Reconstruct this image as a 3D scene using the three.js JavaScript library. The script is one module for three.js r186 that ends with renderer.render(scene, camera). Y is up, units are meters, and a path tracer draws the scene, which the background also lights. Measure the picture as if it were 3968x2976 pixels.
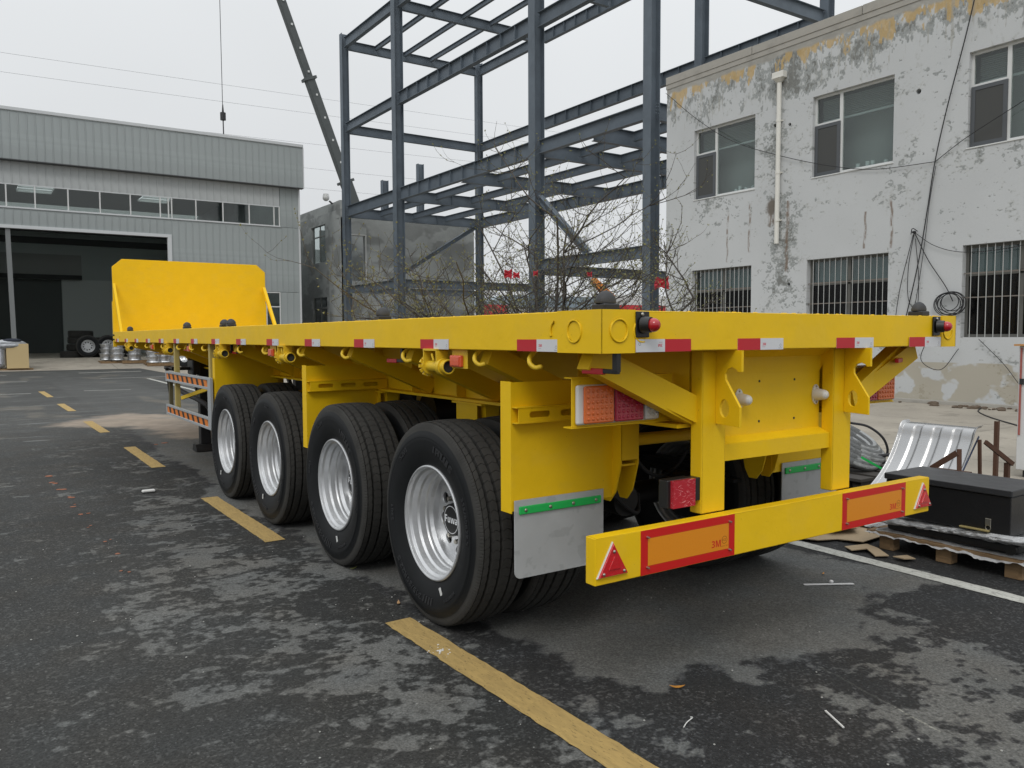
import * as THREE from 'three';
import { mergeGeometries } from 'three/addons/utils/BufferGeometryUtils.js';
import { FontLoader } from 'three/addons/loaders/FontLoader.js';
import { RoundedBoxGeometry } from 'three/addons/geometries/RoundedBoxGeometry.js';

// ---------------------------------------------------------------- camera, sky, sun, exposure
const scene = new THREE.Scene();
const camera = new THREE.PerspectiveCamera(50.78, 4 / 3, 0.05, 900);
camera.position.set(-1.9619, 1.5074, 2.3246);
{
  const yaw = 0.5905, pitch = -0.0592;
  camera.lookAt(camera.position.x + Math.sin(yaw) * Math.cos(pitch), camera.position.y + Math.sin(pitch), camera.position.z - Math.cos(yaw) * Math.cos(pitch));
  camera.rotateZ(-0.0045);
}
const renderer = new THREE.WebGLRenderer({ antialias: true });
renderer.toneMapping = THREE.LinearToneMapping;
renderer.toneMappingExposure = 0.745;
renderer.shadowMap.enabled = true;
const SUN = new THREE.Vector3(-0.5, 0.8, 0.33).normalize();

// ---------------------------------------------------------------- noise
let seed = 12345;
function rnd() { seed = (seed * 1664525 + 1013904223) >>> 0; return seed / 4294967296; }
const rr = (a, b) => a + (b - a) * rnd();
const PT = new Float32Array(65536);
for (let i = 0; i < 65536; i++) PT[i] = rnd();
function vn(x, y) {
  const xi = Math.floor(x), yi = Math.floor(y), fx = x - xi, fy = y - yi;
  const u = fx * fx * (3 - 2 * fx), v = fy * fy * (3 - 2 * fy);
  const a = (xi & 255), b = ((xi + 1) & 255), c = (yi & 255) << 8, d = ((yi + 1) & 255) << 8;
  const p = PT[a + c], q = PT[b + c], r = PT[a + d], s = PT[b + d];
  return p + (q - p) * u + (r - p) * v + (p - q - r + s) * u * v;
}
function fbm(x, y, o) { let s = 0, a = 0.5, t = 0; for (let i = 0; i < o; i++) { s += a * vn(x, y); t += a; a *= 0.5; x = x * 2.03 + 17.3; y = y * 2.01 + 9.1; } return s / t; }
const cl = (x, a = 0, b = 1) => x < a ? a : x > b ? b : x;
const sst = (a, b, x) => { const t = cl((x - a) / (b - a)); return t * t * (3 - 2 * t); };
const mix = (a, b, t) => a + (b - a) * t;
const toS = x => { x = cl(x); return x <= 0.0031308 ? x * 12.92 : 1.055 * Math.pow(x, 1 / 2.4) - 0.055; };
const LUT = new Uint8Array(4097); for (let i = 0; i <= 4096; i++) LUT[i] = Math.round(255 * toS(i / 4096));
const S8 = x => LUT[Math.round(cl(x) * 4096)];

// sky: an even overcast that brightens gently towards the zenith
{
  const W = 256, H = 128, d = new Float32Array(W * H * 4);
  for (let j = 0; j < H; j++) for (let i = 0; i < W; i++) {
    const el = (j + 0.5) / H * Math.PI - Math.PI / 2, az = i / W * Math.PI * 2, s = Math.sin(el);
    const cx = Math.cos(az) * 3, cy = Math.sin(az) * 3;
    let L;
    if (s > 0) { L = 0.95 + 1.1 * s * s; L *= 0.95 + 0.1 * fbm(cx / (0.35 + s) + 20, cy / (0.35 + s) + 20, 3); } else L = 0.2;
    const k = (j * W + i) * 4;
    d[k] = L * 0.975; d[k + 1] = L * 1.005; d[k + 2] = L * 1.03; d[k + 3] = 1;
  }
  const t = new THREE.DataTexture(d, W, H, THREE.RGBAFormat, THREE.FloatType);
  t.mapping = THREE.EquirectangularReflectionMapping; t.magFilter = THREE.LinearFilter; t.minFilter = THREE.LinearFilter; t.wrapS = THREE.RepeatWrapping; t.needsUpdate = true;
  scene.background = t; scene.environment = t;
}
const sun = new THREE.DirectionalLight(new THREE.Color(1, 0.97, 0.93), 1.3);
sun.position.copy(SUN).multiplyScalar(60); sun.target.position.set(3, 0, -12);
sun.castShadow = true; sun.shadow.radius = 40; sun.shadow.mapSize.set(2048, 2048);
Object.assign(sun.shadow.camera, { left: -45, right: 45, top: 45, bottom: -45, near: 1, far: 160 });
scene.add(sun, sun.target);

// ---------------------------------------------------------------- geometry helpers
const V = (x, y, z) => new THREE.Vector3(x, y, z);
function clean(g) {
  if (g.index) g = g.toNonIndexed();
  for (const k of Object.keys(g.attributes)) if (!['position', 'normal', 'uv'].includes(k)) g.deleteAttribute(k);
  return g;
}
function boxUV(g) {
  const p = g.attributes.position, n = g.attributes.normal, uv = new Float32Array(p.count * 2);
  for (let i = 0; i < p.count; i++) {
    const ax = Math.abs(n.getX(i)), ay = Math.abs(n.getY(i)), az = Math.abs(n.getZ(i));
    let u, v;
    if (ax >= ay && ax >= az) { u = p.getZ(i); v = p.getY(i); } else if (ay >= az) { u = p.getX(i); v = p.getZ(i); } else { u = p.getX(i); v = p.getY(i); }
    uv[2 * i] = u; uv[2 * i + 1] = v;
  }
  g.setAttribute('uv', new THREE.BufferAttribute(uv, 2));
  return g;
}
function join(gs, keepUV = false) {
  gs = (Array.isArray(gs) ? gs : [gs]).map(clean);
  const g = gs.length > 1 ? mergeGeometries(gs) : gs[0];
  return keepUV ? g : boxUV(g);
}
function bx(x0, x1, y0, y1, z0, z1, r = 0) {
  const w = x1 - x0, h = y1 - y0, d = z1 - z0;
  const g = r > 0 ? new RoundedBoxGeometry(w, h, d, 1, r) : new THREE.BoxGeometry(w, h, d);
  return g.translate((x0 + x1) / 2, (y0 + y1) / 2, (z0 + z1) / 2);
}
function basisM(p, q, up) {
  const d = V().subVectors(q, p), L = d.length(); d.normalize();
  const x = V().crossVectors(up, d); if (x.lengthSq() < 1e-6) x.crossVectors(V(1, 0, 0), d); x.normalize();
  const y = V().crossVectors(d, x);
  const m = new THREE.Matrix4().makeBasis(x, y, d); m.setPosition((p.x + q.x) / 2, (p.y + q.y) / 2, (p.z + q.z) / 2);
  return [m, L];
}
function bar(p, q, w, h, up = V(0, 1, 0), r = 0) { const [m, L] = basisM(p, q, up); return (r ? new RoundedBoxGeometry(w, h, L, 1, r) : new THREE.BoxGeometry(w, h, L)).applyMatrix4(m); }
function cyl(p, q, r, r2 = r, n = 16, open = false) { const [m, L] = basisM(p, q, V(0.0123, 1, 0.0077).normalize()); return new THREE.CylinderGeometry(r2, r, L, n, 1, open).rotateX(Math.PI / 2).applyMatrix4(m); }
function tube(pts, r, seg = 24, n = 6) { return new THREE.TubeGeometry(new THREE.CatmullRomCurve3(pts), seg, r, n, false); }
function sphere(x, y, z, r, sx = 1, sy = 1, sz = 1, n = 14) { return new THREE.SphereGeometry(r, n, Math.max(6, n >> 1)).scale(sx, sy, sz).translate(x, y, z); }
// extrude a shape given in (u,v) along +w: axis 'z' (u=x,v=y,w=z), 'x' (u=-z,v=y,w=x), 'y' (u=x,v=-z,w=y)
function ext(shape, depth, axis, off = 0, bevel = 0, cs = 8) {
  const g = new THREE.ExtrudeGeometry(shape, { depth, bevelEnabled: bevel > 0, bevelSize: bevel, bevelThickness: bevel, bevelSegments: 1, curveSegments: cs, bevelOffset: -bevel });
  if (axis === 'x') g.applyMatrix4(new THREE.Matrix4().makeBasis(V(0, 0, -1), V(0, 1, 0), V(1, 0, 0))).translate(off, 0, 0);
  else if (axis === 'y') g.rotateX(-Math.PI / 2).translate(0, off, 0);
  else g.translate(0, 0, off);
  return g;
}
function poly(pts) { const s = new THREE.Shape(); pts.forEach((p, i) => i ? s.lineTo(p[0], p[1]) : s.moveTo(p[0], p[1])); s.closePath(); return s; }
function rrect(x0, y0, x1, y1, r, S = THREE.Shape) {
  const s = new S(); s.moveTo(x0 + r, y0); s.lineTo(x1 - r, y0); s.absarc(x1 - r, y0 + r, r, -Math.PI / 2, 0); s.lineTo(x1, y1 - r); s.absarc(x1 - r, y1 - r, r, 0, Math.PI / 2);
  s.lineTo(x0 + r, y1); s.absarc(x0 + r, y1 - r, r, Math.PI / 2, Math.PI); s.lineTo(x0, y0 + r); s.absarc(x0 + r, y0 + r, r, Math.PI, Math.PI * 1.5); return s;
}
function holeRect(x0, y0, x1, y1) { const s = new THREE.Path(); s.moveTo(x0, y0); s.lineTo(x0, y1); s.lineTo(x1, y1); s.lineTo(x1, y0); s.closePath(); return s; }
function holeCirc(x, y, r) { const s = new THREE.Path(); s.absarc(x, y, r, 0, Math.PI * 2, true); return s; }
function ibeam(p, q, h, w, t = 0.02, up = V(0, 1, 0), stiff = 0) {
  const [m, L] = basisM(p, q, up), gs = [];
  gs.push(new THREE.BoxGeometry(w, t, L).translate(0, h / 2 - t / 2, 0), new THREE.BoxGeometry(w, t, L).translate(0, -h / 2 + t / 2, 0), new THREE.BoxGeometry(t * 0.7, h - 2 * t, L - 0.002));
  if (stiff) { const n = Math.floor(L / stiff); for (let i = 1; i < n; i++) gs.push(new THREE.BoxGeometry(w * 0.96, h - 2 * t - 0.002, 0.016).translate(0, 0, -L / 2 + L * i / n)); }
  return join(gs).applyMatrix4(m);
}

// ---------------------------------------------------------------- scene-graph helpers
const used = {};
function numbered(n) { const k = used[n] = (used[n] ?? -1) + 1; return k ? `${n}_${String(k).padStart(3, '0')}` : n; }
function mesh(name, gs, m, keepUV) { const o = new THREE.Mesh(join(gs, keepUV), m); o.name = name; o.castShadow = o.receiveShadow = true; return o; }
function tag(o, label, category, group) { o.userData.label = label; o.userData.category = category; if (group) o.userData.group = group; return o; }
function thing(name, label, category, group) { const o = new THREE.Group(); o.name = numbered(name); scene.add(o); return tag(o, label, category, group); }
function part(parent, name, gs, m, label, keepUV) { const o = mesh(name, gs, m, keepUV); parent.add(o); if (label) o.userData.label = label; return o; }
function one(name, gs, m, label, category, group, keepUV) { const o = mesh(numbered(name), gs, m, keepUV); scene.add(o); return tag(o, label, category, group); }
function struct(name, gs, m, keepUV) { const o = mesh(numbered(name), gs, m, keepUV); o.userData.kind = 'structure'; scene.add(o); return o; }
function rebase(o, x, y, z) { o.position.set(x, y, z); for (const c of o.children) c.position.sub(o.position); return o; }
function copy(o, x, y, z, ry, label) { const c = o.clone(); c.name = numbered(o.name.replace(/_\d+$/, '')); c.position.set(x, y, z); c.rotation.y = ry; scene.add(c); if (label) c.userData.label = label; return c; }

// ---------------------------------------------------------------- textures and materials
function dataTex(w, h, fn, srgb, wrap = THREE.RepeatWrapping) {
  const d = new Uint8Array(w * h * 4);
  for (let j = 0; j < h; j++) for (let i = 0; i < w; i++) { const c = fn(i, j), k = (j * w + i) * 4; d[k] = c[0]; d[k + 1] = c[1]; d[k + 2] = c[2]; d[k + 3] = 255; }
  const t = new THREE.DataTexture(d, w, h, THREE.RGBAFormat); t.magFilter = THREE.LinearFilter; t.minFilter = THREE.LinearFilter; t.wrapS = t.wrapT = wrap; if (srgb) t.colorSpace = THREE.SRGBColorSpace; t.needsUpdate = true; return t;
}
function canvasTex(w, h, draw, srgb = true) { const c = document.createElement('canvas'); c.width = w; c.height = h; draw(c.getContext('2d'), w, h); const t = new THREE.CanvasTexture(c); t.magFilter = THREE.LinearFilter; if (srgb) t.colorSpace = THREE.SRGBColorSpace; return t; }
// periodic noise tile
function tileNoise(n, per, oct) { return (i, j) => { let s = 0, a = 0.5, t = 0, f = per; for (let o = 0; o < oct; o++) { const x = i / n * f, y = j / n * f, xi = Math.floor(x), yi = Math.floor(y), fx = x - xi, fy = y - yi, u = fx * fx * (3 - 2 * fx), v = fy * fy * (3 - 2 * fy); const g = (p, q) => PT[((p % f) * 7 + o * 31 & 255) + (((q % f) * 13 + o * 57 & 255) << 8)]; s += a * mix(mix(g(xi, yi), g(xi + 1, yi), u), mix(g(xi, yi + 1), g(xi + 1, yi + 1), u), v); t += a; a *= 0.6; f *= 2; } return s / t; }; }
const tn = tileNoise(512, 8, 5), tf = tileNoise(512, 64, 3);
const grey = f => (i, j) => { const v = cl(f(i, j)) * 255; return [v, v, v]; };
const T_mottle = dataTex(512, 512, grey(tn)), T_fine = dataTex(512, 512, grey((i, j) => tf(i, j)));
const rep = (t, s, s2 = s) => { const c = t.clone(); c.repeat.set(s, s2); c.needsUpdate = true; return c; };
const T_rough = dataTex(512, 512, grey((i, j) => 0.7 + 0.3 * tn(i, j)));
const C = (r, g, b) => new THREE.Color().setRGB(r, g, b);
function std(c, rough, o = {}) { return new THREE.MeshStandardMaterial({ color: C(...c), roughness: rough, ...o }); }
// colour tile: base colour with gentle grain
function tint(base, amp, f = tn, n = 256) { return dataTex(n, n, (i, j) => { const k = 1 + amp * (f(i * 512 / n, j * 512 / n) - 0.5) * 2; return [S8(base[0] * k), S8(base[1] * k), S8(base[2] * k)]; }, true); }
const M = {};
const T_ripple = dataTex(512, 512, grey((i, j) => 0.82 * tn((i * 0.5) % 512, (j * 0.5) % 512) + 0.1 * tn(i, j) + 0.08 * tf(i, j)), false, THREE.MirroredRepeatWrapping);
const T_yel = dataTex(1024, 1024, (i, j) => { const k = 1 + 0.10 * (tn(i / 2, j / 2) - 0.5) + 0.03 * (PT[(i * 37 + j * 1237) & 65535] - 0.5); let r = 0.81 * k, g = 0.515 * k, b = 0.008 * k; const dust = 0.07 * sst(0.52, 0.75, fbm(i / 90 + 5, j / 60 + 3, 5)) * (0.4 + 0.6 * PT[(i * 91 + j * 517) & 65535]); r = mix(r, 0.42, dust); g = mix(g, 0.34, dust); b = mix(b, 0.16, dust); if (fbm(i / 6 + 90, j / 6, 2) > 0.92) { r *= 0.6; g *= 0.55; } return [S8(r), S8(g), S8(b)]; }, true, THREE.MirroredRepeatWrapping);
M.yellow = new THREE.MeshPhysicalMaterial({ map: rep(T_yel, 0.8), roughness: 0.55, roughnessMap: rep(T_rough, 1.3), bumpMap: rep(T_ripple, 0.9), bumpScale: 0.005, specularIntensity: 0.5 });
M.yellow2 = std([0.72, 0.48, 0.02], 0.5, { bumpMap: rep(T_fine, 3), bumpScale: 0.0006 });
M.black = std([0.012, 0.012, 0.013], 0.45, { roughnessMap: rep(T_rough, 2) });
M.dome = std([0.03, 0.031, 0.034], 0.6, { bumpMap: rep(T_fine, 4), bumpScale: 0.0008 });
M.darkMetal = std([0.02, 0.021, 0.023], 0.6);
M.red = std([0.55, 0.012, 0.02], 0.35);
M.greyPaint = std([0.36, 0.38, 0.39], 0.45, { roughnessMap: rep(T_rough, 2) });
M.silver = new THREE.MeshStandardMaterial({ map: rep(tint([0.62, 0.63, 0.64], 0.18), 1.6), roughness: 0.42, roughnessMap: rep(T_rough, 3), metalness: 0.68, bumpMap: rep(T_fine, 3), bumpScale: 0.0004 });
M.zinc = new THREE.MeshStandardMaterial({ map: rep(tint([0.62, 0.63, 0.64], 0.15), 1), roughness: 0.3, metalness: 0.9, bumpMap: rep(T_mottle, 0.8), bumpScale: 0.004 });
M.screw = std([0.4, 0.38, 0.33], 0.35, { metalness: 0.9 });
M.green = std([0.015, 0.45, 0.09], 0.4);
M.whitePl = new THREE.MeshPhysicalMaterial({ color: C(0.75, 0.74, 0.70), roughness: 0.3, transmission: 0.15, thickness: 0 });
M.steel = new THREE.MeshStandardMaterial({ map: rep(tint([0.098, 0.122, 0.148], 0.25), 0.25), roughness: 0.6, bumpMap: rep(T_mottle, 0.5), bumpScale: 0.004 });
M.wood = std([1, 1, 1], 0.85, { map: rep(dataTex(256, 256, (i, j) => { const n = fbm(i / 50, j / 5, 4), k = fbm(i / 20 + 40, j / 18, 3); const L = (0.55 + 0.75 * n) * (0.8 + 0.4 * k); return [S8(0.24 * L), S8(0.155 * L), S8(0.08 * L)]; }, true), 1.2), bumpMap: rep(T_fine, 1, 6), bumpScale: 0.002 }); M.ply = std([0.55, 0.42, 0.22], 0.85);
M.rust = std([0.075, 0.035, 0.02], 0.9, { bumpMap: rep(T_fine, 4), bumpScale: 0.002 });
M.cable = std([0.02, 0.02, 0.022], 0.7);
M.pvc = std([0.68, 0.67, 0.62], 0.5);
M.frameWhite = std([0.62, 0.63, 0.62], 0.45);
M.sash = std([0.075, 0.082, 0.09], 0.5);
M.glass = new THREE.MeshPhysicalMaterial({ color: C(0.84, 0.88, 0.87), roughness: 0.03, transmission: 1, thickness: 0, ior: 1.5 });
M.mesh = std([0.06, 0.062, 0.06], 0.8);
M.curtain = std([0.27, 0.29, 0.285], 0.9); M.blind = std([0.36, 0.40, 0.40], 0.8);
M.dark = std([0.03, 0.032, 0.032], 0.9);

// ---------------------------------------------------------------- ground: asphalt with damp patches, concrete, markings
const SANDP = [[-0.95, -13.5], [-0.23, -14.6], [0.58, -15.3], [1.2, -14.6], [2.4, -13.6], [2.2, -10.4], [0.92, -10.35], [0.66, -10.54], [0.51, -11.54], [0.33, -12.53], [0.11, -12.82], [-0.39, -13.05]];
const LOBE = [[0.3, -30], [0.2, -12], [0.1, -9], [0.14, -7.2], [0.1, -6.3], [-0.1, -5.9], [-0.08, -5.5], [0.02, -4.6], [0.1, -3.8], [0.05, -2.2], [0.12, -1.5], [0.24, -1.2], [0.28, -0.75], [0.26, -0.45], [0.42, -0.12], [0.72, -0.18], [0.84, 0.06], [0.95, -0.1], [1.3, 0.02], [1.6, 0.04], [1.8, -0.1], [1.96, 0.0], [2.05, -0.22], [2.45, -0.34], [2.7, -0.27], [2.95, -0.27], [3.03, -0.45], [2.86, -0.66], [2.75, -1.28], [2.55, -3], [2.55, -12], [2.5, -30]];
function sdPoly(P, x, y) {
  let d = 1e9, s = 1;
  for (let i = 0, j = P.length - 1; i < P.length; j = i++) {
    const [xi, yi] = P[i], [xj, yj] = P[j], ex = xj - xi, ey = yj - yi, wx = x - xi, wy = y - yi, t = cl((wx * ex + wy * ey) / (ex * ex + ey * ey)), bx_ = wx - ex * t, by = wy - ey * t;
    d = Math.min(d, bx_ * bx_ + by * by);
    if ((yi > y) !== (yj > y) && x < (xj - xi) * (y - yi) / (yj - yi) + xi) s = -s;
  }
  return s * Math.sqrt(d);
}
const segD = (x, y, a, b, c, d) => { const ex = c - a, ey = d - b, t = cl(((x - a) * ex + (y - b) * ey) / (ex * ex + ey * ey)); return Math.hypot(x - a - ex * t, y - b - ey * t); };
function asphalt(x, z, fine) {
  // dry mask
  const e1 = fbm(x * 7 + 40, z * 9 + 13, 4) - 0.5, e2 = fbm(x * 1.7 + 4, z * 2.0 + 70, 3) - 0.5, e3 = fbm(x * 24, z * 30, 3) - 0.5;
  let d = 0.37 + 0.42 * e2 + 0.50 * e1 + 0.42 * e3;
  let sl = 9;
  if (x > -1.2 && x < 3.9 && z < 1.2) { sl = sdPoly(LOBE, x, z); d = Math.max(d - 0.25 * sst(-0.3, 0.0, 0.35 - sl) * 0, sl < 0.35 ? 0.52 - sl * 1.6 + 0.45 * e1 + 0.25 * e2 + 0.12 * e3 : d); }
  // drier band left of the dashed line, nearly dry towards the near left, damp strip to the right of the line
  const bd = Math.abs(x + 0.62 + 0.12 * Math.sin(z * 1.1));
  if (z > -8) d += 0.17 * Math.exp(-bd * bd / 0.06) * sst(-7, -4.5, z);
  d += 0.13 * Math.exp(-(((x - 1.25) / 0.5) ** 2 + ((z - 0.95) / 0.45) ** 2)) + 0.16 * Math.exp(-(((x - 1.9 + 0.4 * z) / 0.3) ** 2) - (((z - 0.45) / 0.6) ** 2));
  if (x > 2.2 && sl > 0.05) d -= 0.3;
  if (x < -1.3) d -= 0.08;
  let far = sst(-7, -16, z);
  const dry = sst(0.44, 0.565, d);
  const gr = fine ? 0.6 * vn(x * 170, z * 170) + 0.4 * vn(x * 420 + 9, z * 420) : 0.5;
  const st = fine ? vn(x * 95 + 31, z * 95 + 7) : 0.4;
  const m = 0.8 + 0.4 * fbm(x * 0.8 + 100, z * 0.8 + 60, 3);
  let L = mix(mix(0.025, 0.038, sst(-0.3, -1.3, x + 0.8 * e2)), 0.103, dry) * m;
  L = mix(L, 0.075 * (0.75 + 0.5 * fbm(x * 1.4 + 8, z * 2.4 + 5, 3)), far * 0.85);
  L *= 0.40 + 1.2 * gr;
  if (fine) { const fl = sst(0.66, 0.80, st) * (sst(0.3, 0.55, fbm(x * 3 + 20, z * 3 + 30, 3)) * 0.75 + 0.25); L += fl * mix(0.03, 0.03, dry); const f2 = sst(0.80, 0.87, vn(x * 40 + 11, z * 52 + 77) * 0.75 + 0.25 * vn(x * 130, z * 130)); L += f2 * 0.055 * (1 - dry); L *= 0.94 + 0.12 * vn(x * 17 + 5, z * 17 + 60); }
  if (fine && vn(x * 210 + 77, z * 210 + 3) > 0.945) L += 0.10;
  const wm = fine ? 0.06 * (vn(x * 5 + 7, z * 5 + 80) - 0.4) : 0; let r = L * (0.995 + wm), g = L * 1.01, b = L * (0.97 - wm);
  if (dry < 0.5 && far < 0.5 && x > 0) b *= 1.05;
  // thin cracks
  const cr = segD(x + 0.012 * (vn(x * 30, z * 30) - 0.5), z, 1.2, 0.11, 1.05, 0.74);
  if (cr < 0.006) { r *= 1.7; g *= 1.7; b *= 1.6; }
  // sand spill
  if (z < -9 && z > -17 && x > -2.2 && x < 3.2) {
    const s = sst(0.25, -0.25, sdPoly(SANDP, x, z) + 0.5 * (fbm(x * 3 + 50, z * 3, 4) - 0.5) + 0.15 * (fbm(x * 16, z * 16, 2) - 0.5));
    if (s > 0) { const q = 0.8 + 0.4 * fbm(x * 6, z * 6, 3); r = mix(r, 0.28 * q, s); g = mix(g, 0.235 * q, s); b = mix(b, 0.19 * q, s); }
  }
  // dusty swirls and worn white scratches farther off
  if (z < -10) {
    const q = sst(0.63, 0.74, fbm(x * 1.1 + 9, z * 0.5 + 3, 4)) * 0.5; r = mix(r, 0.16, q); g = mix(g, 0.145, q); b = mix(b, 0.12, q);
    const w = sst(0.74, 0.8, fbm(x * 0.9 + 60, z * 5.5, 3)); r = mix(r, 0.2, w * 0.6); g = mix(g, 0.205, w * 0.6); b = mix(b, 0.2, w * 0.6);
  }
  return [r, g, b, dry];
}
function groundTex(x0, x1, z0, z1, n, fine) { // v runs from z1 (v=0) to z0 (v=1)
  return dataTex(n, n, (i, j) => { const c = asphalt(mix(x0, x1, (i + 0.5) / n), mix(z1, z0, (j + 0.5) / n), fine); return [S8(c[0]), S8(c[1]), S8(c[2])]; }, true, THREE.ClampToEdgeWrapping);
}
function sheet(x0, x1, z0, z1, y, X0, X1, Z0, Z1) { // uv relative to the texture extent
  const g = new THREE.BufferGeometry();
  g.setAttribute('position', new THREE.Float32BufferAttribute([x0, y, z1, x1, y, z1, x1, y, z0, x0, y, z0], 3));
  g.setAttribute('normal', new THREE.Float32BufferAttribute([0, 1, 0, 0, 1, 0, 0, 1, 0, 0, 1, 0], 3));
  const u = x => (x - X0) / (X1 - X0), v = z => (Z1 - z) / (Z1 - Z0);
  g.setAttribute('uv', new THREE.Float32BufferAttribute([u(x0), v(z1), u(x1), v(z1), u(x1), v(z0), u(x0), v(z0)], 2));
  g.setIndex([0, 1, 2, 0, 2, 3]); return g;
}
const T_grain = dataTex(512, 512, grey((i, j) => 0.5 * tf(i, j) + 0.5 * PT[(i * 131 + j * 7919) & 65535]));
{
  const A = [-3, 3.7, -4.9, 1.8], Bq = [-9, 5, -19, 3], Fq = [-60, 5, -41, 20];
  const mk = (q, n, fine) => new THREE.MeshPhysicalMaterial({ specularIntensity: 0.4, map: groundTex(...q, n, fine), roughness: 0.82, bumpMap: rep(T_grain, (q[1] - q[0]) / 0.9, (q[3] - q[2]) / 0.9), bumpScale: fine === 2 ? 0.0022 : 0.003 });
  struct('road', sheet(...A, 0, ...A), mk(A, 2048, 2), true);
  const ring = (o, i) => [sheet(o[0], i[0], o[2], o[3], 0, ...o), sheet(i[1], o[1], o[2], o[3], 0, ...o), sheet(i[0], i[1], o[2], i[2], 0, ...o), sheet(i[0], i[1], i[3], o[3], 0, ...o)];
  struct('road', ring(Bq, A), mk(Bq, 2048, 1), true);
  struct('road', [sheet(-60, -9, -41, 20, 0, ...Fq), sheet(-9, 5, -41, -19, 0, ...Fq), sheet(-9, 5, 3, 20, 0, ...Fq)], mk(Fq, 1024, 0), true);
  const conc = dataTex(1024, 1024, (i, j) => {
    const x = i / 1024 * 12, z = j / 1024 * 12; const n = fbm(x * 1.3, z * 1.3, 5), f = vn(x * 60, z * 60); let L = 0.72 + 0.38 * n + 0.14 * (f - 0.5);
    if (fbm(x * 5 + 9, z * 5, 3) > 0.72) L *= 0.8; if (Math.abs(x % 4 - 0.02) < 0.014 || Math.abs(z % 4 - 0.02) < 0.014) L *= 0.6;
    return [S8(0.36 * L), S8(0.325 * L), S8(0.27 * L)];
  }, true);
  const mc = std([1, 1, 1], 0.9, { map: rep(conc, 1 / 12), bumpMap: rep(T_fine, 2), bumpScale: 0.002 });
  struct('concrete_yard', [bx(5, 45, -0.3, 0.004, -41, 20)], mc);
  const apron = ext(poly([[41, -0.3], [41, 0.004], [46, 0.44], [80, 0.44], [80, -0.3]]), 110, 'x', -60);
  struct('concrete_apron', apron, mc);
  struct('ground', new THREE.CircleGeometry(420, 48).rotateX(-Math.PI / 2).translate(0, -0.05, -20), std([0.14, 0.135, 0.11], 0.95, { map: null }));
  // paint
  const T_ylw = dataTex(256, 512, (i, j) => { const n = fbm(i / 22, j / 22, 4), f = PT[(i * 37 + j * 911) & 65535], w = sst(0.70, 0.78, fbm(i / 9 + 40, j / 9, 3)); const L = (0.74 + 0.42 * n + 0.14 * (f - 0.5)) * (1 - 0.45 * w); return [S8(0.40 * L), S8(0.275 * L), S8(0.095 * L)]; }, true);
  const my = std([1, 1, 1], 0.8, { map: T_ylw, bumpMap: rep(T_grain, 3, 6), bumpScale: 0.001 });
  const T_wht = dataTex(256, 512, (i, j) => { const n = fbm(i / 18, j / 30, 4), w = sst(0.62, 0.7, fbm(i / 14 + 20, j / 7, 3)); const L = (0.75 + 0.4 * n) * (1 - 0.45 * w); return [S8(0.46 * L), S8(0.46 * L), S8(0.42 * L)]; }, true);
  const mw = std([1, 1, 1], 0.8, { map: T_wht });
  const strip = (a, b, w, y = 0.004) => { // a,b: [x,z]; ragged edges
    const n = Math.max(8, Math.round(Math.hypot(b[0] - a[0], b[1] - a[1]) / 0.05)), dx = b[0] - a[0], dz = b[1] - a[1], L = Math.hypot(dx, dz), nx = -dz / L, nz = dx / L, P = [], N = [], U = [], I = [];
    for (let i = 0; i <= n; i++) { const t = i / n; for (const s of [-1, 1]) { const o = s * (w / 2 + rr(-0.004, 0.004)); P.push(a[0] + dx * t + nx * o, y, a[1] + dz * t + nz * o); N.push(0, 1, 0); U.push(s / 2 + 0.5, t * L / 1.2); } }
    for (let i = 0; i < n; i++) { const k = i * 2; I.push(k, k + 2, k + 1, k + 1, k + 2, k + 3); }
    const g = new THREE.BufferGeometry(); g.setAttribute('position', new THREE.Float32BufferAttribute(P, 3)); g.setAttribute('normal', new THREE.Float32BufferAttribute(N, 3)); g.setAttribute('uv', new THREE.Float32BufferAttribute(U, 2)); g.setIndex(I);
    const nn = g.getAttribute('position'); if ((V(nn.getX(2) - nn.getX(0), 0, nn.getZ(2) - nn.getZ(0)).cross(V(nn.getX(1) - nn.getX(0), 0, nn.getZ(1) - nn.getZ(0)))).y < 0) { for (let i = 0; i < I.length; i += 3) [I[i + 1], I[i + 2]] = [I[i + 2], I[i + 1]]; g.setIndex(I); }
    return g;
  };
  for (const [a, b] of [[[-0.125, -1.52], [-0.085, 0.72]], [[-0.135, -5.54], [-0.13, -3.56]], [[-0.175, -9.84], [-0.18, -7.72]], [[-0.23, -14.06], [-0.21, -11.95]], [[-0.27, -18.8], [-0.24, -16.53]], [[-0.31, -24.04], [-0.28, -21.34]]]) struct('dashed_line', strip(a, b, 0.15), my, true);
  struct('white_line', strip([3.5, -30], [2.87, 4], 0.125), mw, true);
  for (const [a, b, w] of [[[1.91, -36.9], [4.43, -37.2], 0.3], [[2.02, -31.0], [4.4, -31.1], 0.14], [[-2.2, -30.5], [-0.33, -30.37], 0.14], [[-3, -36.3], [-0.73, -36.43], 0.16], [[-3.2, -23.4], [-0.61, -23.24], 0.1], [[0.72, -23.63], [1.9, -23.34], 0.1]]) struct('worn_line', strip(a, b, w), mw, true);
}

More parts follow.
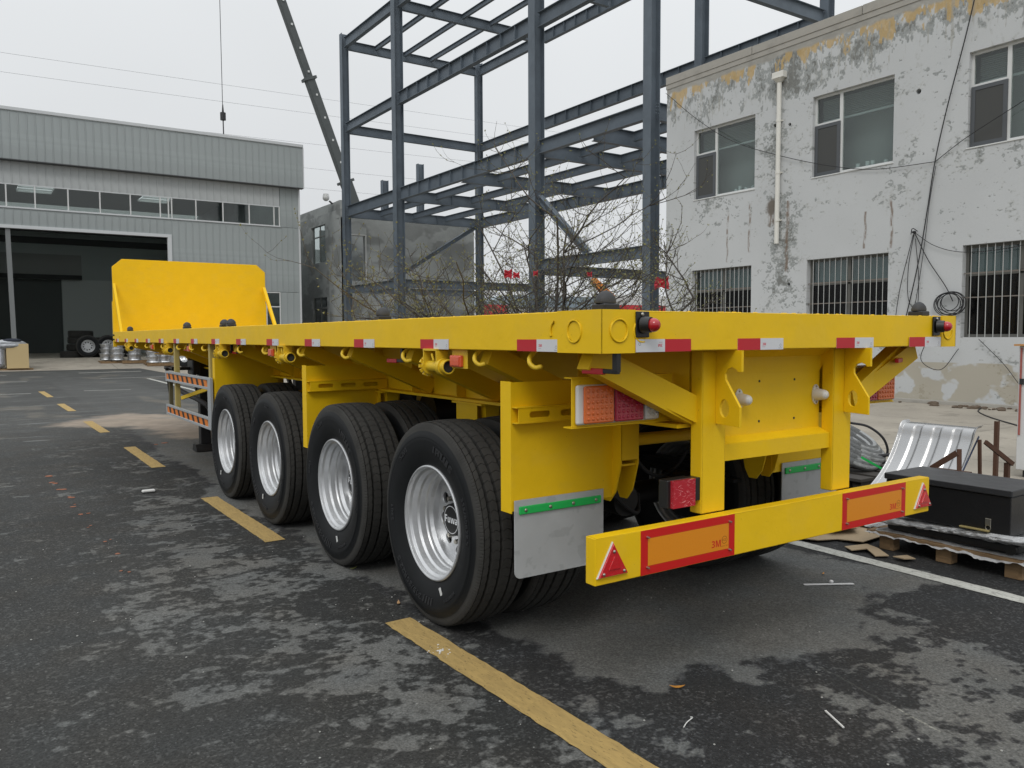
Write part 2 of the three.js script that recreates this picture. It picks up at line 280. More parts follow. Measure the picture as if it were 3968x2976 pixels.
// ---------------------------------------------------------------- right-hand office building, peeling white paint
const XB = 15.4;
const winUp = [[-14.2, -12.05], [-10.3, -8.2], [-6.57, -4.4]], winLo = [[-14.26, -12.12], [-10.4, -8.25], [-6.6, -4.4]];
{
  const b = thing('office_building', 'two storey flat roofed building with peeling white paint and barred lower windows', 'building');
  const H = 9.0, ZE = -15.3, ZS = 5;
  const wall = poly([[-ZS, 0], [-ZE, 0], [-ZE, 8.72], [-ZS, 8.72]]);
  for (const [a, c] of winUp) wall.holes.push(holeRect(-c, 5.36, -a, 7.3));
  for (const [a, c] of winLo) wall.holes.push(holeRect(-c, 1.44, -a, 3.36));
  wall.holes.push(holeRect(2.2, 5.36, -0.1, 7.3), holeRect(2.2, 1.44, -0.1, 3.36));
  for (const [z, y, r] of [[-11.42, 6.86, 0.05], [-10.97, 6.79, 0.045], [-7.64, 6.78, 0.06], [-10.93, 2.79, 0.045]]) wall.holes.push(holeCirc(-z, y, r));
  const W = 2048, HH = 1536, Z0 = -15.4, Z1 = -3.4;
  const peelF = (z, y) => {
    const vs = y > 7.3 ? 0.5 : 1, a = fbm(z * 1.1 + 3, y * 1.3 + 8, 4), f = fbm(z * 6.5, y * 8.5 * vs + 20, 4), g = fbm(z * 22 + 5, y * 27 * vs, 3), v = fbm(z * 6 + 9, y * 0.9 + 40, 3);
    let d = 0.255 + 0.42 * (a - 0.5) + 0.50 * (f - 0.5) + 0.40 * (g - 0.5);
    const top = 7.95 + 0.5 * (fbm(z * 0.8 + 60, 5, 3) - 0.5) * 2;
    if (y > top - 0.6) d += 0.16 * sst(top - 0.6, top + 0.2, y + 0.7 * (v - 0.5));
    d += 0.15 * Math.exp(-(((z + 11.25) / 0.55) ** 2)) * (0.5 + 0.8 * v);
    d += 0.13 * Math.exp(-(((z + 5.4) / 0.8) ** 2) - (((y - 4.9) / 0.4) ** 2)) + 0.11 * Math.exp(-(((z + 13.2) / 1.1) ** 2) - (((y - 5.1) / 0.3) ** 2)) + 0.17 * Math.exp(-(((z + 8.9) / 0.9) ** 2) - (((y - 8.0) / 0.35) ** 2));
    return d;
  };
  const T_wall = dataTex(W, HH, (i, j) => {
    const z = mix(Z1, Z0, (i + 0.5) / W), y = (j + 0.5) / HH * 9.1;
    const m = 0.93 + 0.14 * fbm(z * 0.7, y * 0.7 + 30, 4), gr = 0.96 + 0.08 * PT[(i * 57 + j * 3571) & 65535];
    let r = 0.50 * m * gr, g = 0.515 * m * gr, bb = 0.52 * m * gr;
    const d = peelF(z, y);
    // pale greyish bloom of thinned paint, then bare plaster, then dark damp cores
    let p = sst(0.41, 0.45, d); const ql = 0.85 + 0.3 * vn(z * 40, y * 40);
    { const th = 0.75 * sst(0.3, 0.41, d) * sst(0.45, 0.6, fbm(z * 3 + 70, y * 2.2, 4)); r = mix(r, 0.43, th); g = mix(g, 0.44, th); bb = mix(bb, 0.43, th); }
    r = mix(r, 0.30 * ql, p); g = mix(g, 0.315 * ql, p); bb = mix(bb, 0.31 * ql, p);
    p = sst(0.56, 0.60, d); r = mix(r, 0.19 * ql, p); g = mix(g, 0.195 * ql, p); bb = mix(bb, 0.185 * ql, p);
    // yellow undercoat band beneath the parapet
    const yb = 0.8 * sst(0.49, 0.58, 0.22 * (fbm(z * 30, y * 16, 3) - 0.5) + fbm(z * 7 + 7, y * 2.2 + 2, 4) + 0.5 * (fbm(z * 1.3, 9, 3) - 0.5) + 0.25 * sst(8.2, 8.5, y) - 0.3 * sst(8.25, 7.8, y) - 0.13) * (y > 7.9 ? 1 : 0);
    r = mix(r, 0.48, yb); g = mix(g, 0.33, yb); bb = mix(bb, 0.13, yb);
    if (y > 8.5) { const q = sst(8.52, 8.6, y + 0.12 * (fbm(z * 5, 3, 3) - 0.5)); const L = 0.33 * (0.8 + 0.4 * fbm(z * 4, y * 8, 3)); r = mix(r, L, q); g = mix(g, L * 0.97, q); bb = mix(bb, L * 0.88, q); }
    // drips that hang from the top
    const dr = vn(z * 26 + 4, 2.5), dl = 7.2 + 1.1 * vn(z * 26 + 90, 6.5); if (dr > 0.62 && y > dl && y < 8.5) { const q = 0.55 * sst(0.62, 0.75, dr) * sst(0.3, 0.55, fbm(z * 20, y * 6, 3)); r = mix(r, 0.33, q); g = mix(g, 0.325, q); bb = mix(bb, 0.29, q); }
    // rusty runs under the upper windows
    for (const [sz, y1, y0, w] of [[-12.95, 4.9, 3.5, 0.03], [-12.2, 5.0, 3.7, 0.035], [-8.85, 4.35, 3.5, 0.03], [-8.2, 4.6, 3.45, 0.035], [-11.0, 4.9, 3.1, 0.05], [-11.5, 4.95, 4.3, 0.1]]) {
      const dx = Math.abs(z - sz + 0.05 * (vn(3, y * 5 + sz) - 0.5)); if (dx < w * 2 && y < y1 && y > y0) { const q = sst(w * 1.6, 0, dx) * sst(0.25, 0.6, fbm(z * 40, y * 9, 3)) * 0.9; r = mix(r, 0.17, q); g = mix(g, 0.12, q); bb = mix(bb, 0.085, q); }
    }
    const rg = Math.hypot(z + 11.48, (y - 4.8) * 0.8); if (rg < 0.25) { const q = sst(0.24, 0.1, rg + 0.12 * (fbm(z * 16, y * 16, 3) - 0.5)); r = mix(r, 0.15, q); g = mix(g, 0.13, q); bb = mix(bb, 0.11, q); }
    // splash dirt along the foot, in blotches
    const sp = sst(0.52, 0.6, fbm(z * 2.2 + 11, y * 3, 4) + (y < 0.9 ? 0.12 : -0.35)); r = mix(r, 0.36, sp * 0.7); g = mix(g, 0.315, sp * 0.7); bb = mix(bb, 0.225, sp * 0.7);
    return [S8(r), S8(g), S8(bb)];
  }, true, THREE.MirroredRepeatWrapping);
  const T_wb = dataTex(1024, 768, (i, j) => { const z = mix(Z1, Z0, (i + 0.5) / 1024), y = (j + 0.5) / 768 * 9.1, d = peelF(z, y); const v = 255 * (0.75 - 0.35 * sst(0.40, 0.43, d) - 0.2 * sst(0.52, 0.55, d) + 0.2 * (fbm(z * 9, y * 9, 3) - 0.5)); return [v, v, v]; }, false, THREE.MirroredRepeatWrapping);
  M.wall = std([1, 1, 1], 0.88, { map: T_wall, bumpMap: T_wb, bumpScale: 0.006 });
  const g = clean(ext(wall, 0.24, 'x', XB, 0, 10)); const p = g.attributes.position, uv = g.attributes.uv;
  for (let i = 0; i < p.count; i++) uv.setXY(i, (Z1 - p.getZ(i)) / (Z1 - Z0), p.getY(i) / 9.1);
  part(b, 'wall', g, M.wall, null, true);
  const plain = std([0.5, 0.51, 0.52], 0.9, { bumpMap: rep(T_mottle, 0.5), bumpScale: 0.01 });
  part(b, 'end_wall', [bx(XB + 0.24, 25.5, 0, 8.72, ZE, ZE + 0.24), bx(XB + 0.24, 25.5, 0, 8.72, ZS - 0.24, ZS), bx(25.26, 25.5, 0, 8.72, ZE + 0.24, ZS - 0.24)], plain);
  part(b, 'inner_wall', [bx(XB + 5, XB + 5.1, 0.1, 8.6, ZE + 0.26, ZS - 0.26)], std([0.3, 0.31, 0.31], 0.9));
  part(b, 'floor_slab', [bx(XB + 0.25, 25.2, 4.3, 4.5, ZE + 0.25, ZS - 0.25)], plain);
  const conc = std([0.36, 0.345, 0.31], 0.92, { map: rep(tint([1, 1, 1], 0.25), 0.4), bumpMap: rep(T_mottle, 0.7), bumpScale: 0.01 });
  part(b, 'roof', [bx(XB - 0.015, 25.6, 8.722, 8.85, ZE - 0.03, ZS + 0.03)], conc);
  for (let z = ZE - 0.03; z < ZS; z += 3.16) part(b, 'parapet_block', [bx(XB - 0.03, XB + 0.25, 8.852, 9.06 + rr(-0.01, 0.01), z + 0.008, z + 3.15, 0.008)], conc);
  part(b, 'plinth', [bx(XB - 0.12, XB - 0.002, 0, 0.08, ZE, ZS, 0.01)], conc);
  // upper windows
  const fr = 0.055, xf = XB + 0.1;
  for (const [a, c] of [...winUp, [0.1, 2.2 * -1]].slice(0, 3)) {
    const w = new THREE.Group(); w.name = 'window'; b.add(w);
    const y0 = 5.362, y1 = 7.298, zm = a + (c - a) * 0.34, yt = 6.62;
    part(w, 'frame', [bx(xf, xf + 0.06, y0, y0 + fr, a, c), bx(xf, xf + 0.06, y1 - fr, y1, a, c), bx(xf, xf + 0.06, y0 + fr, y1 - fr, a, a + fr), bx(xf, xf + 0.06, y0 + fr, y1 - fr, c - fr, c), bx(xf, xf + 0.06, y0 + fr, y1 - fr, zm - 0.04, zm + 0.04), bx(xf, xf + 0.06, yt - 0.03, yt + 0.03, a + fr, zm - 0.04)], M.frameWhite);
    part(w, 'sash', [bx(xf - 0.03, xf - 0.002, y0 + 0.02, yt - 0.02, a + 0.02, a + 0.1), bx(xf - 0.03, xf - 0.002, y0 + 0.02, yt - 0.02, zm - 0.09, zm - 0.01), bx(xf - 0.03, xf - 0.002, y0 + 0.02, y0 + 0.1, a + 0.1, zm - 0.09), bx(xf - 0.03, xf - 0.002, yt - 0.1, yt - 0.02, a + 0.1, zm - 0.09)], M.sash);
    part(w, 'insect_screen', [bx(xf - 0.02, xf - 0.012, y0 + 0.1, yt - 0.1, a + 0.1, zm - 0.09)], M.mesh);
    part(w, 'pane', [bx(xf + 0.025, xf + 0.031, y0 + fr, y1 - fr, zm + 0.04, c - fr)], M.glass);
    part(w, 'pane', [bx(xf + 0.025, xf + 0.031, yt + 0.03, y1 - fr, a + fr, zm - 0.04)], M.glass);
    const sl = []; for (let i = 0; i < 11; i++) { const y = y1 - 0.1 - i * 0.042; sl.push(bar(V(xf + 0.2, y, a + 0.08), V(xf + 0.2, y, c - 0.06), 0.036, 0.003, V(0.7, 1, 0).normalize())); }
    sl.push(bx(xf + 0.18, xf + 0.22, y1 - 0.62, y1 - 0.57, a + 0.08, c - 0.06));
    part(w, 'blind', sl, M.blind);
    part(w, 'curtain', [bx(xf + 0.5, xf + 0.52, y0 - 0.1, y1 + 0.1, a - 0.3, c + 0.3)], M.curtain);
    const it = []; for (let i = 0; i < 4; i++) { const z = mix(zm + 0.2, c - 0.2, rnd()); it.push(cyl(V(xf + 0.16, y0 + 0.06, z), V(xf + 0.16, y0 + rr(0.12, 0.2), z), 0.05, 0.05, 10)); }
    part(w, 'sill_items', it, std([0.5, 0.55, 0.55], 0.6));
    part(w, 'sill', [bx(XB - 0.02, XB + 0.16, y0 - 0.03, y0 - 0.003, a - 0.02, c + 0.02, 0.005)], M.frameWhite);
  }
  // lower windows with bars
  const barM = std([0.42, 0.43, 0.42], 0.5), frM = std([0.11, 0.11, 0.1], 0.7), teal = std([0.075, 0.13, 0.135], 0.5);
  for (const [a, c] of winLo) {
    const w = new THREE.Group(); w.name = 'barred_window'; b.add(w);
    const y0 = 1.442, y1 = 3.358, n = Math.round((c - a) / 0.155);
    for (let i = 1; i < n; i++) part(w, 'bar', [cyl(V(XB + 0.05, y0, mix(a, c, i / n)), V(XB + 0.05, y1, mix(a, c, i / n)), 0.009, 0.009, 6)], barM);
    for (const y of [2.27, 2.77]) part(w, 'cross_bar', [bx(XB + 0.062, XB + 0.072, y - 0.012, y + 0.012, a, c)], M.crossBar ??= std([0.17, 0.15, 0.13], 0.7));
    part(w, 'frame', [bx(XB + 0.15, XB + 0.2, y0, y0 + 0.06, a, c), bx(XB + 0.15, XB + 0.2, y1 - 0.06, y1, a, c), bx(XB + 0.15, XB + 0.2, y0 + 0.06, y1 - 0.06, a, a + 0.06), bx(XB + 0.15, XB + 0.2, y0 + 0.06, y1 - 0.06, c - 0.06, c), bx(XB + 0.15, XB + 0.2, y0 + 0.06, y1 - 0.06, (a + c) / 2 - 0.04, (a + c) / 2 + 0.04), bx(XB + 0.15, XB + 0.2, 2.72, 2.8, a + 0.06, c - 0.06)], frM);
    part(w, 'pane', [bx(XB + 0.172, XB + 0.178, y0 + 0.06, 2.72, a + 0.06, c - 0.06)], M.dirtyGlass ??= new THREE.MeshPhysicalMaterial({ color: C(0.35, 0.37, 0.36), roughness: 0.22, transmission: 1, thickness: 0, ior: 1.4, specularIntensity: 0.6 }));
    part(w, 'pane', [bx(XB + 0.172, XB + 0.178, 2.8, y1 - 0.06, a + 0.06, c - 0.06)], M.glass);
    part(w, 'curtain', [bx(XB + 0.3, XB + 0.32, 2.74, y1, a, c)], teal);
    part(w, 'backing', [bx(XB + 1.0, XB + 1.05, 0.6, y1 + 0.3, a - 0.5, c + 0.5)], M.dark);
  }
  rebase(b, XB, 0, -10);
  const d = thing('downpipe', 'white plastic rain downpipe with square hopper on the peeling wall', 'downpipe');
  part(d, 'pipe', [cyl(V(XB - 0.08, 3.84, -11.26), V(XB - 0.08, 7.95, -11.24), 0.06, 0.06, 14)], M.pvc);
  part(d, 'hopper', [bx(XB - 0.17, XB - 0.004, 7.98, 8.14, -11.41, -11.07, 0.01), new THREE.CylinderGeometry(0.16, 0.075, 0.1, 4).rotateY(Math.PI / 4).translate(XB - 0.09, 7.93, -11.24)], M.pvc);
  for (const y of [4.4, 5.6, 6.9]) part(d, 'collar', [cyl(V(XB - 0.08, y, -11.25), V(XB - 0.08, y + 0.07, -11.25), 0.068, 0.068, 14), bx(XB - 0.03, XB - 0.003, y + 0.02, y + 0.05, -11.34, -11.16)], M.pvc);
  rebase(d, XB - 0.08, 3.84, -11.25);
  // loose cables
  const w = (pts, r, label, n = 40) => one('wall_cable', tube(pts.map(q => V(XB - 0.05 - (q[2] || 0), q[1], q[0])), r, n, 5), M.cable, label, 'cable');
  w([[-15.3, 8.62], [-14, 7.55], [-12.8, 6.75], [-11.2, 6.05], [-9.6, 5.5], [-8.6, 5.27], [-7.21, 5.19]], 0.008, 'thin black cable sagging across the wall from the roof corner past the downpipe');
  w([[-7.21, 5.19], [-6.6, 5.55], [-5.4, 6.1], [-4, 6.8]], 0.008, 'short black cable rising to the right over the largest upper window');
  w([[-6.25, 9.4], [-6.6, 7.8], [-7.0, 6.2], [-7.21, 5.2], [-7.35, 4.2], [-7.5, 3.2], [-7.75, 2.0], [-7.95, 1.2]], 0.012, 'thick black cable running down the whole wall between the second and third windows');
  w([[-7.19, 5.1], [-7.3, 4.4], [-7.4, 3.4], [-7.6, 2.0], [-7.8, 1.1]], 0.007, 'slack black wire hanging beside the thick wall cable');
  w([[-7.63, 3.74], [-7.3, 3.1], [-6.9, 2.5], [-6.75, 2.2]], 0.010, 'black wire from the cable knot down to the coil');
  w([[-7.63, 3.74], [-7.2, 3.42], [-6.6, 3.22], [-5.4, 3.25], [-4, 3.6]], 0.007, 'thin wire from the cable knot over the right barred window');
  w([[-7.63, 3.74], [-7.75, 2.9], [-7.7, 2.2], [-7.55, 2.05], [-7.5, 2.6], [-7.6, 3.6]], 0.008, 'wire loop hanging below the cable knot on the wall');
  w([[-7.65, 3.7], [-7.95, 2.4], [-8.0, 1.6], [-7.8, 1.2]], 0.008, 'loose wire left of the loop below the cable knot');
  w([[-7.2, 1.55], [-7.35, 0.95, 0.1], [-6.9, 0.75, 0.15], [-6.6, 1.2]], 0.008, 'black cable loop drooping on the wall behind the trailer corner');
  w([[-6.2, 1.4], [-5.7, 0.9], [-5.2, 0.3], [-4.6, -0.02 + 0.05]], 0.007, 'black wire slanting down the wall foot below the right barred window');
  one('cable_knot', [sphere(XB - 0.06, 3.74, -7.63, 0.045, 1, 0.7, 1), tube([V(XB - 0.06, 3.7, -7.7), V(XB - 0.12, 3.82, -7.63), V(XB - 0.06, 3.75, -7.55)], 0.01, 10, 5)], M.cable, 'dark knot of wires fixed to the wall right of the middle barred window', 'wires');
  const co = []; for (let i = 0; i < 7; i++) { const r = 0.27 + 0.04 * Math.sin(i * 2.1), pts = []; for (let k = 0; k < 16; k++) { const t = k / 16 * Math.PI * 2; pts.push(V(XB - 0.08 - 0.012 * i, 2.16 + r * 0.82 * Math.sin(t) + 0.03 * Math.sin(i * 4), -6.78 + r * Math.cos(t) + 0.05 * Math.cos(i * 3))); } co.push(new THREE.TubeGeometry(new THREE.CatmullRomCurve3(pts, true), 40, 0.009, 5, true)); }
  one('cable_coil', co, M.cable, 'coil of black cable hung on the wall beside the right barred window', 'cable coil');
  one('ground_cable', tube([V(XB - 0.5, 0.02, -5.9), V(XB - 1.2, 0.015, -5.6), V(XB - 2.2, 0.015, -4.9), V(XB - 3.2, 0.015, -4.0)], 0.012, 30, 5), M.cable, 'black cable lying on the concrete in front of the wall', 'cable');
  const rub = []; for (let i = 0; i < 70; i++) { const s = rr(0.03, 0.1); rub.push(new THREE.DodecahedronGeometry(s, 0).scale(1.4, 0.5, 1).rotateY(rr(0, 6)).translate(XB - rr(0.15, 0.75), 0.02, rr(-11.5, -4.5))); }
  const o = one('rubble', rub, std([0.12, 0.09, 0.065], 0.95), 'strip of earth and broken bricks along the foot of the white wall', 'rubble'); o.userData.kind = 'stuff';
}

// ---------------------------------------------------------------- steel frame under construction
{
  const f = thing('steel_frame', 'dark grey open steel frame of a building under construction', 'steel frame');
  const XF = 16.25, XK = 25.15, ZC = [-41.75, -35.0, -23.1, -16.85], LV = [4.2, 8.62, 13.3, 18.0];
  const UX = V(1, 0, 0);
  const base = new THREE.Group();
  for (const x of [XF, XK]) ZC.forEach((z, i) => {
    if (x === XK && i === 1) return;
    const big = i === 1 || i === 2; part(f, 'column', [ibeam(V(x, 0, z), V(x, 23, z).setY(i === 0 ? 18.55 : 23), big ? 0.46 : 0.4, big ? 0.42 : 0.36, 0.025, UX), bx(x - 0.32, x + 0.32, 0.006, 0.04, z - 0.3, z + 0.3)], M.steel);
    if (i < 4) { const gs = []; for (const y of LV) for (let k = 0; k < 4; k++) for (const s of [-1, 1]) gs.push(cyl(V(x + s * 0.05, y - 0.15 + k * 0.1, z + 0.24), V(x + s * 0.05, y - 0.15 + k * 0.1, z + 0.27), 0.018, 0.018, 6)); part(f, 'bolts', gs, M.steel).userData.kind = 'stuff'; }
  });
  const along = (x, a, b, y, h, w, st, nm = 'floor_beam') => part(f, nm, [ibeam(V(x, y, a), V(x, y, b), h, w, 0.022, V(0, 1, 0), st)], M.steel);
  const across = (z, a, b, y, h, w, st, nm = 'floor_beam') => part(f, nm, [ibeam(V(a, y, z), V(b, y, z), h, w, 0.022, V(0, 1, 0), st)], M.steel);
  const g = 0.24;
  for (const x of [XF, XK]) {
    along(x, ZC[0] + g, ZC[1] - g, LV[1], 0.6, 0.24, 0); along(x, ZC[1] + g, ZC[2] - g, LV[1], 0.6, 0.24, 1.0); along(x, ZC[2] + g, ZC[3] - g, LV[1], 0.5, 0.24, x === XF ? 3 : 0.9);
    along(x, ZC[0] + g, ZC[1] - g, LV[2], 0.5, 0.24, 0); along(x, ZC[1] + g, ZC[2] - g, LV[2], 0.6, 0.26, 1.0); along(x, ZC[2] + g, ZC[3] - g, LV[2], 0.55, 0.24, x === XF ? 0 : 0.9);
    along(x, ZC[0] + g, ZC[1] - g, LV[3], 0.55, 0.24, 0); along(x, ZC[1] + g, ZC[2] - g, LV[3], 0.6, 0.24, 0.95); along(x, ZC[2] + g, ZC[3] - g, LV[3], 0.6, 0.24, 0.95);
  }
  along(XF, ZC[0] + g, ZC[1] - g, LV[0], 0.4, 0.22, 2.2); along(XK, ZC[2] + g, ZC[3] - g, LV[0], 0.4, 0.22, 0); along(XF, ZC[2] + g, ZC[3] - g, LV[0], 0.4, 0.24, 0);
  const h = 0.24, zs2 = [ZC[0], ZC[1], -29.1, ZC[2], -20.0, ZC[3]];
  for (const z of zs2) across(z, XF + h, XK - h, LV[1] - 0.02, 0.55, 0.22, 2.2);
  for (const z of [ZC[0], ZC[3]]) across(z, XF + h, XK - h, LV[2], 0.5, 0.22, 0);
  for (const z of [ZC[0], ZC[1], -29.1, ZC[2], ZC[3]]) across(z, XF + h, XK - h, LV[3] - 0.02, 0.5, 0.22, 0);
  across(ZC[1], XF + h, XK - 0.1, LV[0], 0.42, 0.24, 2.0); across(ZC[2], XF + h, XK - h, LV[0] - 0.15, 0.4, 0.22, 0); across(ZC[0], XF + h, XK - h, LV[0], 0.35, 0.2, 0);
  for (let k = 0; k < 5; k++) for (const x of [18.3, 20.4, 22.6]) along(x, zs2[k] + 0.12, zs2[k + 1] - 0.12, LV[1] + 0.06, 0.34, 0.16, 0, 'joist');
  for (const [a, c] of [[ZC[0], ZC[1]], [ZC[1], -29.1], [-29.1, ZC[2]]]) for (const x of [18.15, 20.0, 21.7, 23.5]) along(x, a + 0.12, c - 0.12, LV[3] + 0.08, 0.26, 0.14, 0, 'joist');
  part(f, 'brace', [ibeam(V(18.1, 4.3, -41.7), V(24.9, 8.4, -41.7), 0.24, 0.24, 0.02, V(0, 1, 0))], M.steel);
  part(f, 'brace', [ibeam(V(16.25, 6.75, -22.9), V(16.25, 4.4, -20.0), 0.22, 0.24, 0.02, V(0, 1, 0))], M.steel);
  part(f, 'brace', [bar(V(16.25, 4.0, -38.7), V(16.25, 2.4, -35.3), 0.14, 0.14)], M.steel);
  part(f, 'brace', [bar(V(16.6, 4.0, -35), V(18.4, 2.2, -35), 0.14, 0.14)], M.steel);
  // upper bracket beside the corner of the office building
  rebase(f, 20.7, 0, -29);
  // stub columns behind
  for (const [z3x, nm, X, Z, H] of [[0, 'left', 25.3, -56, 13.6], [1, 'right', 28.4, -56, 15.2]]) {
    one('steel_stub_column', [ibeam(V(X, 0, Z), V(X, H, Z), 0.5, 0.4, 0.03, V(1, 0, 0))], M.steel, `short grey steel column standing alone behind the frame, the ${nm} one`, 'column', 'lone steel columns behind the frame');
  }
}

// ---------------------------------------------------------------- workshop on the left
{
  const b = thing('workshop', 'long grey metal clad workshop with ribbon window and open doorway', 'workshop');
  const ZW = -43, X0 = -10, X1 = 13.84, DX = 6.84, DY = 6.72;
  const cladTex = dataTex(256, 256, (i, j) => { const n = fbm(i / 40, j / 90, 4), w = sst(0.62, 0.72, fbm(i / 60 + 9, j / 14, 3)) * 0.05; const L = 0.9 + 0.2 * n + w; return [S8(0.315 * L), S8(0.345 * L), S8(0.345 * L)]; }, true);
  const lightTex = tint([0.43, 0.45, 0.45], 0.12), clad = std([1, 1, 1], 0.5, { map: rep(cladTex, 0.2), roughnessMap: rep(T_rough, 0.5) }), cladL = std([1, 1, 1], 0.5, { map: rep(lightTex, 0.3) }), trim = std([0.56, 0.58, 0.59], 0.45);
  const S = 0.3525;
  const sheetG = {};
  const sg = (h) => sheetG[h.toFixed(3)] ??= join([bx(0.002, S - 0.002, 0, h, -0.03, 0), ext(poly([[0.0, 0], [0.055, 0], [0.042, 0.032], [0.013, 0.032]]), h, 'z').rotateX(-Math.PI / 2).scale(1, 1, -1).translate(0, 0, 0.0)].map(x => x));
  // rib built directly so that its orientation is certain
  const ribbed = h => sheetG['r' + h.toFixed(3)] ??= join([bx(0.001, S - 0.001, 0, h, -0.03, 0), bx(0.004, 0.04, 0.001, h - 0.001, 0.0005, 0.022, 0.007)]);
  const run = (xa, xb, y0, y1, z, m) => { const n = Math.round((xb - xa) / S); for (let i = 0; i < n; i++) { const o = new THREE.Mesh(ribbed(y1 - y0), m); o.name = 'cladding_sheet'; o.castShadow = o.receiveShadow = true; o.position.set(xa + i * (xb - xa) / n, y0, z); o.scale.x = (xb - xa) / n / S; b.add(o); } };
  run(-2.5, 14.02, 9.9, 12.12, -42.6, clad); run(-2.5, X1 - 1.06, 8.82, 9.86, ZW, cladL); run(-2.5, DX + 0.2, DY + 0.16, 7.66, ZW, clad); run(DX + 0.2, 11.9, 0, 7.66, ZW, clad); run(11.9, X1, 4.05, 7.66, ZW, clad); run(12.74, X1, 0, 4.03, ZW, clad); run(11.9, 12.74, 0, 1.5, ZW, clad); run(12.8, X1, 7.68, 9.86, ZW, clad);
  part(b, 'upper_panel', [bx(X0, -2.5, 0.4, 12.1, ZW - 0.1, ZW)], clad);
  part(b, 'coping', [bx(X0, 14.06, 12.13, 12.3, -42.95, -42.54, 0.02)], trim);
  part(b, 'fascia_soffit', [bx(X0, 14.02, 9.865, 9.895, -43.0, -42.585)], std([0.1, 0.105, 0.11], 0.6));
  part(b, 'corner_trim', [bx(X1 + 0.002, X1 + 0.1, 0, 9.86, -43.04, -42.95)], trim);
  part(b, 'fascia_corner', [bx(14.022, 14.08, 9.86, 12.12, -43.0, -42.56)], trim);
  part(b, 'door_frame', [bx(-10, DX + 0.2, DY, DY + 0.155, ZW - 0.1, ZW + 0.07), bx(DX, DX + 0.198, 0.15, DY - 0.002, ZW - 0.1, ZW + 0.07)], trim);
  // ribbon window
  part(b, 'ribbon_sill', [bx(-2.5, 12.8, 7.665, 7.74, ZW - 0.05, ZW + 0.05)], trim); part(b, 'ribbon_head', [bx(-2.5, 12.8, 8.762, 8.815, ZW - 0.05, ZW + 0.02)], trim);
  const mu = [-2.45, -0.25, 0.93, 2.33, 3.73, 5.12, 6.53, 6.93, 7.09, 8.3, 9.69, 11.09, 12.46, 12.76];
  for (let i = 0; i < mu.length; i++) { part(b, 'mullion', [bx(mu[i] - 0.03, mu[i] + 0.03, 7.742, 8.76, ZW - 0.04, ZW + 0.015)], M.frameWhite); if (i) part(b, 'pane', [bx(mu[i - 1] + 0.03, mu[i] - 0.03, 7.742, 8.76, ZW - 0.02, ZW - 0.014)], M.glass); }
  // small window behind the headboard
  const w = new THREE.Group(); w.name = 'window'; b.add(w);
  part(w, 'frame', [bx(11.92, 11.97, 1.5, 4.03, ZW - 0.05, ZW + 0.02), bx(12.68, 12.73, 1.5, 4.03, ZW - 0.05, ZW + 0.02), bx(11.97, 12.68, 3.98, 4.03, ZW - 0.05, ZW + 0.02), bx(11.97, 12.68, 3.18, 3.24, ZW - 0.05, ZW + 0.02), bx(11.97, 12.68, 1.5, 1.56, ZW - 0.05, ZW + 0.02)], M.frameWhite);
  part(w, 'pane', [bx(11.97, 12.68, 3.24, 3.98, ZW - 0.02, ZW - 0.014)], M.glass); part(w, 'pane', [bx(11.97, 12.68, 1.56, 3.18, ZW - 0.02, ZW - 0.014)], M.glass);
  // shell
  const sh = std([0.30, 0.33, 0.32], 0.85);
  part(b, 'side_wall', [bx(X1 - 0.12, X1 - 0.002, 0, 11.2, -76, ZW - 0.06), bx(X0 - 4.1, X0 - 4, 0, 11.2, -76, ZW - 0.06)], clad);
  part(b, 'back_wall', [bx(X0 - 4, X1 - 0.13, 0, 11.2, -76.1, -76)], sh);
  part(b, 'front_wall_left', [bx(X0 - 4, X0 - 0.01, 0.3, 11.2, ZW - 0.1, ZW)], clad);
  part(b, 'inner_lining', [bx(X0, X1 - 0.13, 8.83, 11.2, ZW - 0.2, ZW - 0.06)], sh);
  const rf = []; const sk = [[1.0, 3.0, -60.6, -57.0], [8.3, 10.2, -60.6, -57.0], [-6, -4, -60.6, -57.0]];
  rf.push(bx(X0 - 4, X1, 11.2, 11.3, -57, -52), bx(X0 - 4, X1, 11.2, 11.3, -45, -42.9), bx(X0 - 4, X1, 11.2, 11.3, -66, -60.6), bx(X0 - 4, X1, 11.2, 11.3, -76.1, -72), bx(X0 - 4, -6, 11.2, 11.3, -60.598, -57.002), bx(-4, 1, 11.2, 11.3, -60.598, -57.002), bx(3, 8.3, 11.2, 11.3, -60.598, -57.002), bx(10.2, X1, 11.2, 11.3, -60.598, -57.002));
  part(b, 'roof', rf, sh);
  for (const [z0, z1] of [[-52, -45], [-72, -66]]) part(b, 'skylight_strip', [bx(X0 - 4, X1, 11.205, 11.22, z0, z1)], M.skyl ??= new THREE.MeshPhysicalMaterial({ color: C(0.85, 0.88, 0.87), roughness: 0.9, transmission: 0.6, thickness: 0 }));
  for (const [a, c, z0, z1] of sk) for (let i = 0; i < 4; i++) part(b, 'skylight_panel', [bx(a, c, 11.12, 11.135, mix(z0, z1, i / 4) + 0.2, mix(z0, z1, (i + 1) / 4) - 0.1)], M.skyl ??= new THREE.MeshPhysicalMaterial({ color: C(0.85, 0.88, 0.87), roughness: 0.9, transmission: 0.6, thickness: 0 }));
  // inside: upper band wall, dark bay and pale partition
  part(b, 'mezzanine_front', [bx(-9, 4.6, 5.75, 7.1, -60.2, -60)], std([0.2, 0.21, 0.205], 0.85)); part(b, 'mezzanine_beam', [bx(-9, 4.6, 5.45, 5.74, -60.3, -59.9)], M.dark);
